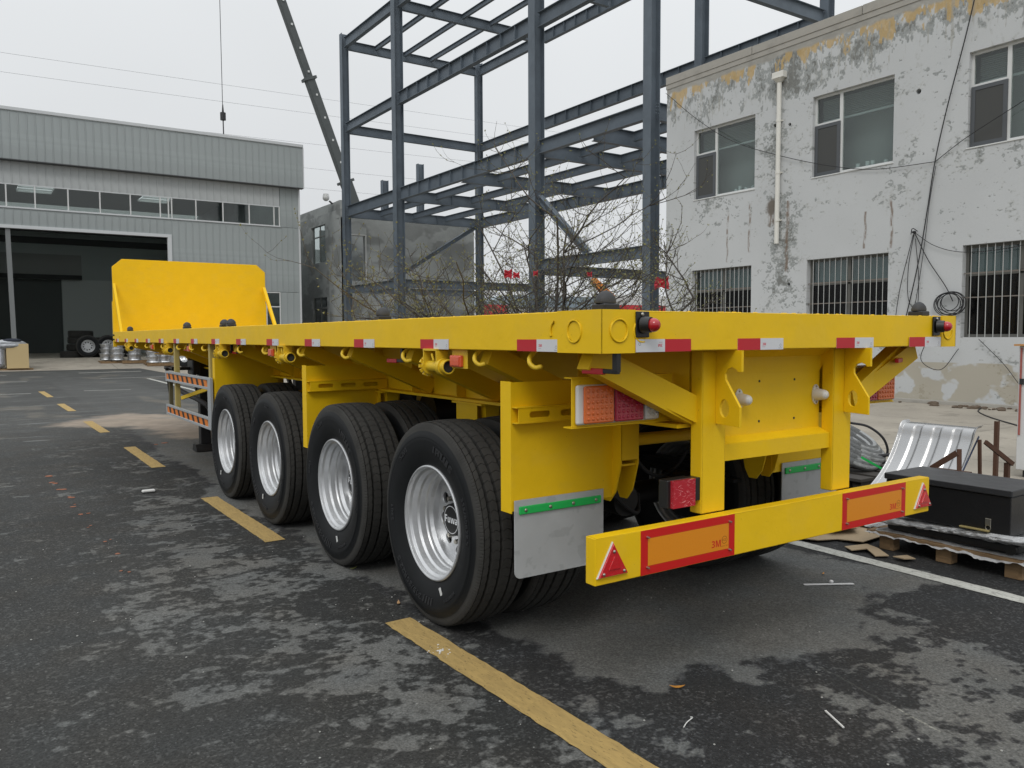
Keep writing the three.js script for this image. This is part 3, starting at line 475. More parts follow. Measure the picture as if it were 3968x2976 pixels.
  part(b, 'dark_bay', [bx(-9, 3.38, 0.5, 5.44, -60.4, -60.3)], std([0.08, 0.09, 0.088], 0.9)); part(b, 'partition', [bx(3.4, 9.5, 0.45, 5.44, -60.2, -60.1)], std([0.40, 0.43, 0.42], 0.85));
  part(b, 'crane_rail', [bx(-13, 13, 7.6, 8.0, -58.4, -58.1), bx(-13, 13, 7.45, 7.55, -50.4, -50.1)], M.dark);
  part(b, 'door_post', [bar(V(-0.13, 0.12, -43.2), V(-0.24, DY - 0.003, -43.2), 0.36, 0.2, V(1, 0, 0))], std([0.18, 0.19, 0.19], 0.6)); part(b, 'post_base', [bx(-0.4, 0.15, 0.1, 0.3, -43.4, -42.95, 0.03)], std([0.25, 0.24, 0.22], 0.8));
  rebase(b, 2, 0, -60);
}

// ---------------------------------------------------------------- grey rendered building behind the frame
{
  const b = thing('concrete_building', 'unfinished grey rendered two storey building left of the steel frame', 'building');
  const T = dataTex(512, 512, (i, j) => { const n = fbm(i / 60, j / 60, 5), d = sst(0.5, 0.62, fbm(i / 90 + 30, j / 50 + 9, 4)), f = PT[(i * 31 + j * 517) & 65535]; const L = (0.62 + 0.5 * n + 0.06 * f) * (1 - 0.32 * d); return [S8(0.37 * L), S8(0.39 * L), S8(0.385 * L)]; }, true);
  const m = std([1, 1, 1], 0.92, { map: rep(T, 1 / 9), bumpMap: rep(T_mottle, 0.5), bumpScale: 0.02 });
  const front = poly([[16.4, 0], [25.5, 0], [25.5, 8.5], [16.4, 8.5]]); front.holes.push(holeRect(16.95, 4.83, 17.9, 7.5));
  part(b, 'wall', [ext(front, 0.24, 'z', -43.24)], m);
  const side = poly([[43.24, 0], [60, 0], [60, 9.5], [43.24, 9.5]]); side.holes.push(holeRect(45.5, 6.12, 47.95, 8.4), holeRect(45.4, 1.8, 47.9, 3.96));
  part(b, 'side_wall', [ext(side, 0.24, 'x', 16.4)], m);
  part(b, 'wall_pier', [bx(16.37, 17.0, 8.5, 9.5, -43.6, -43.0), bx(16.37, 16.7, 0, 8.5, -43.23, -43.0)], m);
  part(b, 'back_wall', [bx(16.64, 25.5, 0, 8.4, -60, -59.8), bx(25.3, 25.5, 0, 8.4, -59.8, -43.25)], m);
  part(b, 'floor_slab', [bx(16.65, 25.3, 4.4, 4.6, -59.7, -43.3), bx(16.65, 25.3, 4.61, 8.2, -47.2, -47)], m);
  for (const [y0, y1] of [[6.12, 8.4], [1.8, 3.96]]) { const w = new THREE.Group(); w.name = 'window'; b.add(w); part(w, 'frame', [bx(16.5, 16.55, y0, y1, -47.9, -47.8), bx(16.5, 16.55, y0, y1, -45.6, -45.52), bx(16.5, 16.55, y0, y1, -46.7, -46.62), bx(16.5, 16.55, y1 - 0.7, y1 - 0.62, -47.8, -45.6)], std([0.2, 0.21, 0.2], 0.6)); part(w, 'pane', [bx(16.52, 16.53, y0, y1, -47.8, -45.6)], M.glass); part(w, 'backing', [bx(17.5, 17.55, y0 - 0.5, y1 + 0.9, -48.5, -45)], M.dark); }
  part(b, 'door_jamb', [bx(17.902, 17.98, 4.83, 7.58, -43.3, -42.96), bx(16.93, 17.9, 7.502, 7.58, -43.3, -42.96)], std([0.5, 0.51, 0.5], 0.7));
  rebase(b, 21, 0, -51);
  const c = thing('wall_camera', 'white security camera on the corner of the grey building roof', 'camera'); part(c, 'bracket', [bar(V(16.1, 9.55, -44), V(16.3, 9.4, -44), 0.08, 0.08)], M.darkMetal); part(c, 'housing', [sphere(15.9, 9.72, -44, 0.2), cyl(V(15.9, 9.75, -44), V(15.9, 9.95, -44), 0.2, 0.16, 12)], M.frameWhite); rebase(c, 16.3, 9.4, -44);
}

// ---------------------------------------------------------------- far things seen through the frame
{
  const shed = thing('distant_shed', 'low white shed with blue grey roof far behind the frame', 'shed');
  part(shed, 'wall', [bx(45, 75, 0, 4.9, -84, -75)], std([0.62, 0.63, 0.64], 0.8)); part(shed, 'roof', [ext(poly([[44.5, 4.9], [75.5, 4.9], [70, 6.2], [50, 6.2]]), 9.6, 'z', -84.3)], std([0.22, 0.27, 0.31], 0.6)); rebase(shed, 60, 0, -80);
  const redM = std([0.5, 0.03, 0.04], 0.6, { map: rep(tint([1, 1, 1], 0.3), 0.4) }), wM = std([0.6, 0.6, 0.6], 0.7);
  const r1 = thing('red_hoarding', 'red site hoarding panels far behind the left part of the frame', 'hoarding'); for (let i = 0; i < 3; i++) part(r1, 'panel', [bx(39.6 + i * 1.02, 40.58 + i * 1.02, 1.5, 4.6, -65, -64.95)], redM); part(r1, 'post', [bx(39.7, 39.8, 0, 1.5, -65, -64.9), bx(42.4, 42.5, 0, 1.5, -65, -64.9)], wM); rebase(r1, 41, 0, -65);
  const r2 = thing('red_white_container', 'red and white site container at right behind the frame', 'container'); part(r2, 'body', [bx(36, 42, 0, 3.62, -43, -40)], redM); part(r2, 'white_band', [bx(35.99, 42.01, 3.63, 4.3, -43.01, -39.99)], wM); rebase(r2, 39, 0, -41.5);
  const or = std([0.62, 0.22, 0.03], 0.5), ex = thing('excavator', 'orange excavator with raised arm behind the bare tree', 'excavator');
  part(ex, 'track', [bx(42, 43, 0.1, 1.0, -53, -49, 0.3)], M.dark); part(ex, 'track', [bx(44.6, 45.6, 0.1, 1.0, -53, -49, 0.3)], M.dark); part(ex, 'body', [bx(42.3, 45.3, 1.05, 2.4, -53.2, -50, 0.1)], or); part(ex, 'cab', [bx(42.4, 43.7, 2.42, 3.6, -51.6, -50, 0.08)], M.darkMetal);
  part(ex, 'boom', [bar(V(44.4, 2.3, -50.4), V(43.6, 4.7, -50.1), 0.5, 0.7), bar(V(43.65, 4.5, -50.1), V(41.2, 6.1, -50), 0.45, 0.55)], or); rebase(ex, 43.8, 0, -51);
  // mobile crane beyond the workshop: telescopic boom and hanging hook
  const c = thing('mobile_crane', 'telescopic crane boom slanting into the sky left of the frame', 'crane'); const bm = std([0.075, 0.085, 0.085], 0.55, { map: rep(tint([1, 1, 1], 0.3), 0.2) });
  const A = V(26.2, 7.5, -60), Bp = V(18.8, 27.1, -60), dir = V().subVectors(Bp, A), at = t => V().copy(A).addScaledVector(dir, t);
  part(c, 'boom_section', [bar(V(29.1, 0.5, -60.2), at(0.33), 0.85, 0.8, V(0, 0, 1), 0.1)], bm); part(c, 'boom_section', [bar(at(0.3), at(0.72), 0.72, 0.68, V(0, 0, 1), 0.1)], bm); part(c, 'boom_section', [bar(at(0.7), at(1.6), 0.6, 0.55, V(0, 0, 1), 0.1)], bm);
  part(c, 'collar', [bar(at(0.325), at(0.335), 1.15, 0.95, V(0, 0, 1))], bm); part(c, 'collar', [bar(at(0.715), at(0.725), 1.0, 0.85, V(0, 0, 1))], bm);
  for (let i = 0; i < 8; i++) { const p = at(0.4 + i * 0.085); part(c, 'lug', [bx(p.x - 0.07, p.x + 0.07, p.y, p.y + 0.15, -59.69, -59.64)], M.frameWhite); }
  part(c, 'carrier', [bx(26, 36, 0.9, 2.6, -62, -58.8, 0.1)], or); for (const x of [27.5, 30, 32.5, 35]) part(c, 'wheel', [cyl(V(x, 0.6, -58.7), V(x, 0.6, -59.2), 0.6, 0.6, 20)], M.dark); rebase(c, 31, 0, -60);
  const h = thing('crane_hook', 'crane hook block hanging on a long wire rope above the workshop roof', 'hook'); part(h, 'rope', [cyl(V(11.63, 15.9, -50), V(11.6, 34, -50), 0.02, 0.02, 6)], M.cable); part(h, 'block', [cyl(V(11.64, 14.95, -50), V(11.64, 15.4, -50), 0.17, 0.17, 14), cyl(V(11.64, 15.4, -50), V(11.64, 15.9, -50), 0.07, 0.03, 10)], M.darkMetal); part(h, 'chain', [cyl(V(11.66, 13.05, -50), V(11.64, 14.95, -50), 0.035, 0.035, 6)], M.cable); part(h, 'hook', [new THREE.TorusGeometry(0.11, 0.035, 8, 16, 5).translate(11.66, 12.9, -50)], M.darkMetal); rebase(h, 11.64, 12.7, -50);
  const wires = [['topmost faint', -8, 24.0, 24.9], ['second faint', -8, 22.55, 23.3], ['third', 0, 19.95, 20.4], ['fourth', 10, 18.15, 17.85], ['lowest', 10, 16.25, 15.9]];
  wires.forEach(([n, x, y0, y1]) => one('power_line', tube([V(x - 12, y0 - 0.1, -75), V(x + 15, (y0 + y1) / 2 - 0.1, -75), V(60, y1 + 0.6, -75)], 0.009, 20, 4), M.cable, `${n} overhead power line crossing the grey sky behind the crane boom`, 'power line'));
  one('roof_hatch', [bx(10.2, 11.9, 12.3, 12.5, -49, -48.2, 0.05)], M.darkMetal, 'dark low box on the workshop parapet under the crane hook', 'roof box');
}

// ---------------------------------------------------------------- the flatbed trailer
const tyreG = {}, T = thing('flatbed_trailer', 'long yellow four axle flatbed semi trailer with front headboard', 'trailer');
{
  const Y = M.yellow, add = (n, g, m, l, k) => part(T, n, g, m, l, k), L = 12.24;
  const put = (o, x, y, z, ry = 0, rz = 0) => { const c = o.clone(); c.position.set(x, y, z); c.rotation.set(0, ry, rz); T.add(c); return c; };
  // deck and rails
  add('deck_plate', [bx(0.082, 2.418, 1.588, 1.6, -L + 0.02, -0.083)], Y);
  const rail = [];
  add('side_rail', [bx(0, 0.08, 1.443, 1.604, -L, -0.002, 0.005)], Y); add('side_rail', [bx(2.42, 2.5, 1.443, 1.604, -L, -0.002, 0.005)], Y);
  add('rear_rail', [bx(0.002, 2.498, 1.444, 1.603, -0.08, 0, 0.005)], Y);
  // rough weld bead along the upper edge of the rails
  const bead = []; for (let i = 0; i < 150; i++) { const z = -0.02 - 12.1 * rnd(); bead.push(new THREE.IcosahedronGeometry(0.0032, 0).scale(1, rr(0.3, 0.9), rr(2, 9)).translate(0.012 + rr(-0.003, 0.003), 1.604, z + rr(-0.02, 0.02))); }
  for (let i = 0; i < 26; i++) bead.push(new THREE.IcosahedronGeometry(0.003, 0).scale(rr(3, 8), rr(0.4, 0.9), 1).translate(0.03 + 2.44 * rnd(), 1.604, -0.012)); add('weld_bead', bead, Y).userData.kind = 'stuff';
  for (let i = 0; i < 26; i++) add('crossmember', [bx(0.082, 2.418, 1.47, 1.587, -0.3 - i * 0.47, -0.24 - i * 0.47)], Y);
  add('corner_plate', [bx(-0.004, -0.0005, 1.44, 1.606, -0.27, 0.004), bx(-0.004, 0.165, 1.44, 1.606, 0.0005, 0.004)], Y); add('corner_plate', [bx(2.5005, 2.504, 1.44, 1.606, -0.27, 0.004), bx(2.36, 2.504, 1.44, 1.606, 0.0005, 0.004)], Y);
  const ring = (x, y, z, ry, a = Math.PI * 2) => add('weld_ring', [new THREE.TorusGeometry(0.043, 0.005, 6, 28, a).rotateZ(2).rotateY(ry).translate(x, y, z)], Y);
  ring(-0.005, 1.525, -0.16, -Math.PI / 2); ring(0.082, 1.527, 0.005, 0); ring(-0.003, 1.525, -0.275, -Math.PI / 2, 1.6); ring(2.42, 1.525, 0.005, 0, 4.4); ring(0.2, 1.525, 0.003, 0, 3);
  // main beams and outriggers
  for (const s of [0, 1]) {
    const mx = x => s ? 2.5 - x : x, b2 = (a, c, ...r) => bx(Math.min(mx(a), mx(c)), Math.max(mx(a), mx(c)), ...r);
    const web = add('main_beam', [b2(0.672, 0.688, 1.118, 1.47, -9.3, -0.2), b2(0.6, 0.76, 1.1, 1.117, -9.3, -0.2), b2(0.672, 0.688, 1.25, 1.47, -L + 0.05, -9.3), b2(0.6, 0.76, 1.235, 1.249, -L + 0.05, -9.3), bar(V(mx(0.68), 1.1, -9.3), V(mx(0.68), 1.242, -9.9), 0.16, 0.016)], Y);
    for (let z = -0.9; z > -9; z -= 0.62) part(web, 'stiffener', [b2(0.605, 0.671, 1.119, 1.469, z - 0.008, z)], Y);
    [-0.2, -0.95, -1.75, -2.6, -3.5, -4.4, -5.3, -6.3, -7.4, -8.5, -9.6, -10.7, -11.6].forEach((z, i) => { add('outrigger', [bar(V(mx(0.09), 1.42, z), V(mx(0.67), z < -9 ? 1.3 : 1.165, z), 0.075, 0.1, V(0, 1, 0))], Y); });
    // suspension hangers
    for (const z of [-2.0, -3.4, -4.78, -6.15]) { add('suspension_hanger', [b2(0.598, 0.604, 0.68, 1.098, z - 0.13, z + 0.12), b2(0.756, 0.762, 0.68, 1.098, z - 0.13, z + 0.12), b2(0.604, 0.756, 0.72, 1.098, z + 0.06, z + 0.068), b2(0.604, 0.756, 0.72, 1.098, z - 0.12, z - 0.112), b2(0.58, 0.78, 1.088, 1.0995, z - 0.16, z + 0.2)], Y); add('hanger_gusset', [ext(poly([[mx(0.64), 1.086], [mx(0.74), 1.086], [mx(0.72), 0.8], [mx(0.66), 0.8]]), 0.05, 'z', z + 0.1)], Y); }
    const hp = poly([[0.62, 1.1], [0.62, 0.88], [0.66, 0.74], [0.70, 0.69], [0.75, 0.69], [0.78, 0.74], [0.86, 1.1]]);
    add('suspension_hanger', [ext(hp, 0.008, 'x', mx(0.645) - (s ? 0.008 : 0), 0), ext(hp, 0.008, 'x', mx(0.755) - (s ? 0.008 : 0)), b2(0.65, 0.755, 0.9, 1.098, -0.628, -0.62), b2(0.65, 0.755, 0.87, 0.88, -0.8, -0.63)], Y);
    for (const z of [-1.4, -2.74, -4.16, -5.46]) { const sp = []; for (let k = 0; k < 4; k++) sp.push(b2(0.64, 0.72, 0.63 + k * 0.022, 0.65 + k * 0.022, z - 0.5 + k * 0.07, z + 0.5 - k * 0.07)); sp.push(b2(0.62, 0.74, 0.44, 0.625, z - 0.08, z + 0.08)); add('leaf_spring', sp, M.black); add('brake_drum', [cyl(V(mx(0.42), 0.525, z), V(mx(0.62), 0.525, z), 0.205, 0.205, 28)], M.darkMetal); add('brake_chamber', [cyl(V(mx(0.95), 0.62, z + 0.28), V(mx(0.95), 0.62, z + 0.48), 0.085, 0.085, 18), cyl(V(mx(0.95), 0.62, z + 0.1), V(mx(0.95), 0.62, z + 0.28), 0.03, 0.03, 8)], M.black); }
  }
  for (const z of [-1.4, -2.74, -4.16, -5.46]) add('axle', [cyl(V(0.3, 0.525, z), V(2.2, 0.525, z), 0.075, 0.075, 18)], M.black);
  add('cross_tube', [cyl(V(0.76, 0.98, -0.72), V(1.74, 0.98, -0.72), 0.032, 0.032, 14)], Y);
  for (const z of [-3.3, -6.2]) add('cross_tube', [cyl(V(0.76, 0.9, z), V(1.74, 0.9, z), 0.035, 0.035, 14)], Y);
  add('air_tank', [cyl(V(0.85, 0.95, -3.0), V(1.65, 0.95, -3.0), 0.14, 0.14, 20)], M.black);
  add('brake_hose', [tube([V(0.8, 1.1, -1), V(1.0, 0.9, -0.95), V(1.1, 0.7, -1.1), V(1.2, 0.85, -1.3), V(1.5, 1.1, -1)], 0.012), tube([V(1.0, 1.1, -1.1), V(1.2, 0.75, -1.05), V(1.6, 0.7, -1.2), V(1.7, 1.1, -1)], 0.012), tube([V(0.8, 0.7, -0.9), V(1.0, 0.55, -0.9), V(1.2, 0.6, -1.1)], 0.012)], M.cable);
  // rear posts, panel, cross bar
  add('rear_post', [bx(0.66, 0.81, 0.727, 1.4425, -0.18, -0.112, 0.006)], Y); add('rear_post', [bx(1.59, 1.74, 0.727, 1.4425, -0.18, -0.112, 0.006)], Y);
  add('rear_panel', [bx(0.812, 1.588, 1.03, 1.4425, -0.2, -0.192)], Y);
  { const g = ext(poly([[0.2, 0.945], [0.13, 0.945], [0.13, 1.02], [0.19, 1.045], [0.2, 1.045]]), 0.776, 'x', 0.812); add('rear_crossbar', [g], Y); add('panel_bend', [ext(poly([[0.19, 1.33], [0.182, 1.4425], [0.13, 1.4425], [0.19, 1.40]]), 0.776, 'x', 0.812)], Y); }
  const hook = poly([[0.111, 1.442], [-0.03, 1.442], [-0.03, 1.352], [-0.012, 1.35], [0.0, 1.362], [0.02, 1.37], [0.045, 1.362], [0.06, 1.34], [0.058, 1.315], [-0.022, 1.2], [-0.022, 1.115], [0.111, 1.12]]);
  { const o = new THREE.Path(); o.absellipse(0.062, 1.19, 0.026, 0.04, 0, Math.PI * 2, true); hook.holes.push(o); }
  add('hook_plate', [ext(hook, 0.012, 'x', 0.744, 0.001)], Y); add('hook_plate', [ext(hook, 0.012, 'x', 1.676, 0.001)], Y);
  for (const [x, y] of [[1.13, 1.29], [1.39, 1.29], [1.13, 1.1], [1.39, 1.1]]) add('panel_hole', [cyl(V(x, y, -0.1925), V(x, y, -0.19), 0.006, 0.006, 10)], M.dark);
  for (const x of [0.985, 1.555]) { const c = add('cone_lamp', [cyl(V(x, 1.21, -0.186), V(x, 1.21, -0.142), 0.032, 0.025, 20), sphere(x, 1.21, -0.142, 0.025), ext((() => { const s = new THREE.Shape(); s.absellipse(x, 1.21, 0.028, 0.05, 0, Math.PI * 2); return s; })(), 0.006, 'z', -0.1915)], M.whitePl); for (const k of [-1, 1]) part(c, 'screw', [sphere(x, 1.21 + k * 0.04, -0.185, 0.006, 1, 1, 0.5, 8)], M.screw); }
  // bumper with reflectors
  const bum = add('rear_bumper', [bx(0.012, 2.378, 0.538, 0.727, -0.11, -0.05, 0.005)], Y);
  const boardTex = canvasTex(1024, 344, (c, w, h) => { c.fillStyle = '#c8140f'; c.fillRect(0, 0, w, h); c.fillStyle = '#e08a12'; c.fillRect(70, 66, w - 140, h - 132); c.strokeStyle = '#a35d0a'; c.lineWidth = 2; c.strokeRect(70, 66, w - 140, h - 132); for (let i = 0; i < 900; i++) { c.fillStyle = `rgba(120,60,0,${0.05 + 0.06 * PT[i]})`; c.fillRect(70 + PT[i + 1000] * (w - 145), 66 + PT[i + 3000] * (h - 140), 5, 2); } c.fillStyle = '#c8140f'; c.font = 'bold 78px sans-serif'; c.fillText('3M', w - 270, h - 96); c.strokeStyle = '#8a4a08'; c.lineWidth = 4; c.beginPath(); c.ellipse(w - 120, h - 145, 30, 30, 0, 0, 7); c.stroke(); c.font = 'bold 26px sans-serif'; c.fillStyle = '#8a4a08'; c.fillText('CCC', w - 148, h - 136); c.font = '15px sans-serif'; c.fillText('D66206  TM-1', w - 165, h - 90); });
  const boardM = new THREE.MeshPhysicalMaterial({ map: boardTex, roughness: 0.4, clearcoat: 0.2, clearcoatRoughness: 0.3 });
  for (const x of [0.525, 1.865]) { const b = part(bum, 'reflector_board', [new THREE.BoxGeometry(0.555, 0.182, 0.002).translate(x, 0.633, -0.0488)], boardM, 'red bordered orange reflector board', true); for (const i of [-1, 1]) for (const j of [-1, 1]) part(bum, 'screw', [cyl(V(x + i * 0.243, 0.633 + j * 0.062, -0.05), V(x + i * 0.243, 0.633 + j * 0.062, -0.035), 0.006, 0.004, 8)], M.screw); }
  for (const x of [0.095, 2.305]) { const t = (k, dy = 0) => poly([[x - 0.075 * k, 0.572 + 0.046 * (1 - k) + dy], [x + 0.075 * k, 0.572 + 0.046 * (1 - k) + dy], [x, 0.572 + 0.046 + (0.7 - 0.618) * k + dy]]); part(bum, 'triangle_backing', [ext(t(1.06), 0.006, 'z', -0.0495, 0.002)], M.frameWhite); part(bum, 'triangle_reflector', [ext(t(1), 0.006, 'z', -0.044, 0.003), ext(t(0.4), 0.005, 'z', -0.036, 0.001)], M.redLens = M.redLens || new THREE.MeshPhysicalMaterial({ color: C(0.55, 0.01, 0.015), roughness: 0.25, clearcoat: 0.6, bumpMap: rep(T_fine, 8), bumpScale: 0.0008 })); for (const [dx, y] of [[-0.052, 0.585], [0.052, 0.585], [0, 0.668]]) part(bum, 'screw', [sphere(x + dx, y, -0.034, 0.007, 1, 1, 0.8, 8)], M.screw); }
  // lamp brackets and tail lamps
  const amb = new THREE.MeshPhysicalMaterial({ color: C(0.75, 0.16, 0.03), roughness: 0.22, clearcoat: 0.6, bumpMap: rep(T_fine, 5), bumpScale: 0.001 }), redL = new THREE.MeshPhysicalMaterial({ color: C(0.42, 0.015, 0.05), roughness: 0.22, clearcoat: 0.6, bumpMap: rep(T_fine, 5), bumpScale: 0.001 }), clr = new THREE.MeshPhysicalMaterial({ color: C(0.62, 0.62, 0.6), roughness: 0.2, clearcoat: 0.6 });
  for (const s of [0, 1]) {
    const mx = x => s ? 2.5 - x : x, b2 = (a, c, ...r) => bx(Math.min(mx(a), mx(c)), Math.max(mx(a), mx(c)), ...r);
    add('lamp_bracket', [b2(0.09, 0.659, 1.13, 1.33, -0.3, -0.294), b2(0.085, 0.659, 1.331, 1.336, -0.34, -0.29), b2(0.085, 0.659, 1.124, 1.129, -0.345, -0.29)], Y);
    const t = add('tail_lamp', [b2(0.1, 0.555, 1.138, 1.305, -0.293, -0.27, 0.012)], M.whitePl);
    const lens = (a, c, m, nm, nx, l) => { const g = [b2(a, c, 1.143, 1.3, -0.272, -0.256, 0.008)]; for (let i = 0; i < nx; i++) for (let j = 0; j < 6; j++) g.push(sphere(mx(mix(a, c, (i + 0.8) / (nx + 0.6))), mix(1.152, 1.291, (j + 0.5) / 6), -0.256, 0.0085, 1, 1, 0.6, 8)); part(t, nm, g, m, l); };
    lens(0.128, 0.289, amb, 'amber_lens', 6); lens(0.295, 0.458, redL, 'red_lens', 6); lens(0.466, 0.548, clr, 'clear_lens', 3);
    add('rear_strut', [bar(V(mx(0.17), 1.4, -0.232), V(mx(0.7), 1.17, -0.175), 0.07, 0.11)], Y);
    // corner marker lamps, black cup with a red dome
    const px = s ? 2.3 : 0.197; const cm = add('corner_lamp', [bx(px - 0.034, px + 0.034, 1.5, 1.6, 0.0042, 0.012, 0.003), cyl(V(px, 1.548, 0.012), V(px + 0.012, 1.548, 0.045), 0.034, 0.03, 18)], M.black); part(cm, 'lens', [sphere(px + 0.016, 1.547, 0.052, 0.027, 1, 1, 1.1, 18)], new THREE.MeshPhysicalMaterial({ color: C(0.4, 0.008, 0.015), roughness: 0.25, clearcoat: 0.5 })); part(cm, 'screw', [sphere(px - 0.005, 1.588, 0.014, 0.008, 1, 1, 0.7, 8)], M.screw);
  }
  { const filmTex = canvasTex(256, 256, (c, w, h) => { c.fillStyle = '#b02330'; c.fillRect(0, 0, w, h); for (let i = 0; i < 90; i++) { c.strokeStyle = `rgba(240,190,190,${0.25 + 0.5 * PT[i + 50]})`; c.lineWidth = 1 + 3 * PT[i + 800]; const x = PT[i] * w, y = PT[i + 300] * h; c.beginPath(); c.moveTo(x, y); c.quadraticCurveTo(x + 40 * (PT[i + 90] - 0.5), y + 20 * (PT[i + 120] - 0.5), x + 90 * (PT[i + 99] - 0.5), y + 40 * (PT[i + 77] - 0.5)); c.stroke(); } });
    const f = add('fog_lamp', [bx(0.478, 0.632, 0.768, 0.892, -0.19, -0.135, 0.006), bx(0.632, 0.664, 0.79, 0.89, -0.18, -0.12, 0.003)], M.black); part(f, 'lens', [new THREE.BoxGeometry(0.132, 0.118, 0.02).translate(0.563, 0.83, -0.127)], new THREE.MeshPhysicalMaterial({ map: filmTex, roughness: 0.25, clearcoat: 0.7 }), 'red lens under wrinkled film', true); }
  // mudguard panels with slotted rails, and mud flaps
  for (const s of [0, 1]) {
    const mx = x => s ? 2.5 - x : x, b2 = (a, c, ...r) => bx(Math.min(mx(a), mx(c)), Math.max(mx(a), mx(c)), ...r);
    [[-0.68, 0.655, 1], [-3.33, 0.67, 1], [-5.94, 0.67, 0]].forEach(([z, xr, r]) => {
      const p = add('mudguard_panel', [b2(0.05, xr, 0.715, 1.3, z - 0.005, z), b2(0.045, 0.05, 0.705, 1.303, z - 0.085, z)], Y);
      if (r) { const sh = poly([[0.06, 1.12], [xr - 0.005, 1.12], [xr - 0.005, 1.185], [0.06, 1.185]]); for (const a of [0.12, 0.295, 0.47]) { sh.holes.push(rrect(a, 1.14, a + 0.115, 1.168, 0.0135, THREE.Path)); } const g = ext(sh, 0.004, 'z', z + 0.036, 0, 6); const lip = [bx(0.05, xr - 0.005, 1.1855, 1.1895, z + 0.001, z + 0.042), bx(0.05, xr - 0.005, 1.1155, 1.1195, z + 0.001, z + 0.042)]; const all = [g, ...lip]; if (s) all.forEach(q => { q.translate(-1.25, 0, 0).rotateY(Math.PI).translate(1.25, 0, 2 * z + 0.04); }); part(p, 'slotted_rail', all, Y); }
    });
    const fs = new THREE.Shape(); const xa = mx(s ? 0.575 : 0.055), xb = mx(s ? 0.055 : 0.575); fs.moveTo(xa, 0.765); fs.lineTo(xb, 0.765); fs.lineTo(xb, 0.44); fs.quadraticCurveTo(xb, 0.405, xb - 0.035, 0.405); fs.lineTo(xa + 0.035, 0.405); fs.quadraticCurveTo(xa, 0.405, xa, 0.44); fs.closePath();
    const flap = add('mud_flap', [ext(fs, 0.006, 'z', -0.672)], M.flap ??= std([1, 1, 1], 0.6, { map: rep(dataTex(512, 512, (i, j) => { const n = fbm(i / 70, j / 70, 4), sc = sst(0.60, 0.7, fbm(i / 45 + 9, j / 38 + 3, 4)) * 0.13, f = sst(0.86, 0.93, fbm(i / 16 + 60, j / 12, 3)) * 0.2; const L = (0.92 + 0.16 * n) * (1 - sc - f); return [S8(0.42 * L), S8(0.435 * L), S8(0.44 * L)]; }, true), 1.4) }));
    const st = part(flap, 'green_strip', [bx(xa + 0.02, xb - 0.022, 0.7, 0.737, -0.665, -0.655, 0.004)], M.green); for (const t of [0.07, 0.36, 0.64, 0.93]) part(flap, 'screw', [sphere(mix(xa + 0.02, xb - 0.022, t), 0.719, -0.654, 0.009, 1, 1, 0.5, 10)], M.screw);
  }
  // reflective tapes
  const tapeTex = canvasTex(384, 64, (c, w, h) => { c.fillStyle = '#cfd0d2'; c.fillRect(0, 0, w, h); c.fillStyle = '#b90f22'; c.fillRect(0, 0, w / 2 - 6, h); c.font = 'bold 21px sans-serif'; c.fillStyle = '#c01022'; c.fillText('3M', w / 2 + 12, 40); c.fillStyle = '#8f5560'; c.font = '7px sans-serif'; c.fillText('D62200', w / 2 + 12, 50); c.strokeStyle = '#55585c'; c.lineWidth = 1.5; c.beginPath(); c.ellipse(w - 26, 40, 7, 7, 0, 0, 7); c.stroke(); c.fillStyle = '#55585c'; c.fillText('D62M A01', w - 42, 58); });
  const tapeM = new THREE.MeshPhysicalMaterial({ map: tapeTex, roughness: 0.45, clearcoat: 0.15 });
  const tape = mesh('reflective_tape', [new THREE.BoxGeometry(0.3, 0.05, 0.0016)], tapeM, true);
  for (let i = 0; i < 14; i++) put(tape, -0.0015, 1.468, -0.43 - i * 0.878 + (i === 0 ? 0.02 : 0), -Math.PI / 2);
  for (let i = 0; i < 14; i++) put(tape, 2.5015, 1.468, -0.43 - i * 0.878, Math.PI / 2);
  put(tape, 0.315, 1.468, 0.0015, 0, Math.PI).position.z = 0.0058; put(tape, 0.9, 1.468, 0.0015); put(tape, 1.59, 1.468, 0.0015); put(tape, 2.2, 1.468, 0.0015).position.z = 0.0058;
  // rope hooks
  const hk = mesh('rope_hook', [new THREE.TubeGeometry(new THREE.CatmullRomCurve3([V(0.04, 0.03, -0.006), V(0.03, 0.004, -0.012), V(0.015, -0.012, -0.018), V(-0.005, -0.028, -0.012), V(-0.016, -0.052, 0.004), V(-0.004, -0.07, 0.025), V(0.012, -0.066, 0.042)]), 20, 0.0105, 8, false), sphere(0.012, -0.066, 0.042, 0.0105, 1, 1, 1, 8)], M.yellow2);
  for (const z of [-0.49, -0.94, -1.70, -2.57, -3.4, -4.25, -4.98, -6.3, -6.86, -7.5, -8.4, -9.5, -10.3, -11.2]) { put(hk, 0.03, 1.443, z); put(hk, 2.47, 1.443, z, Math.PI); }
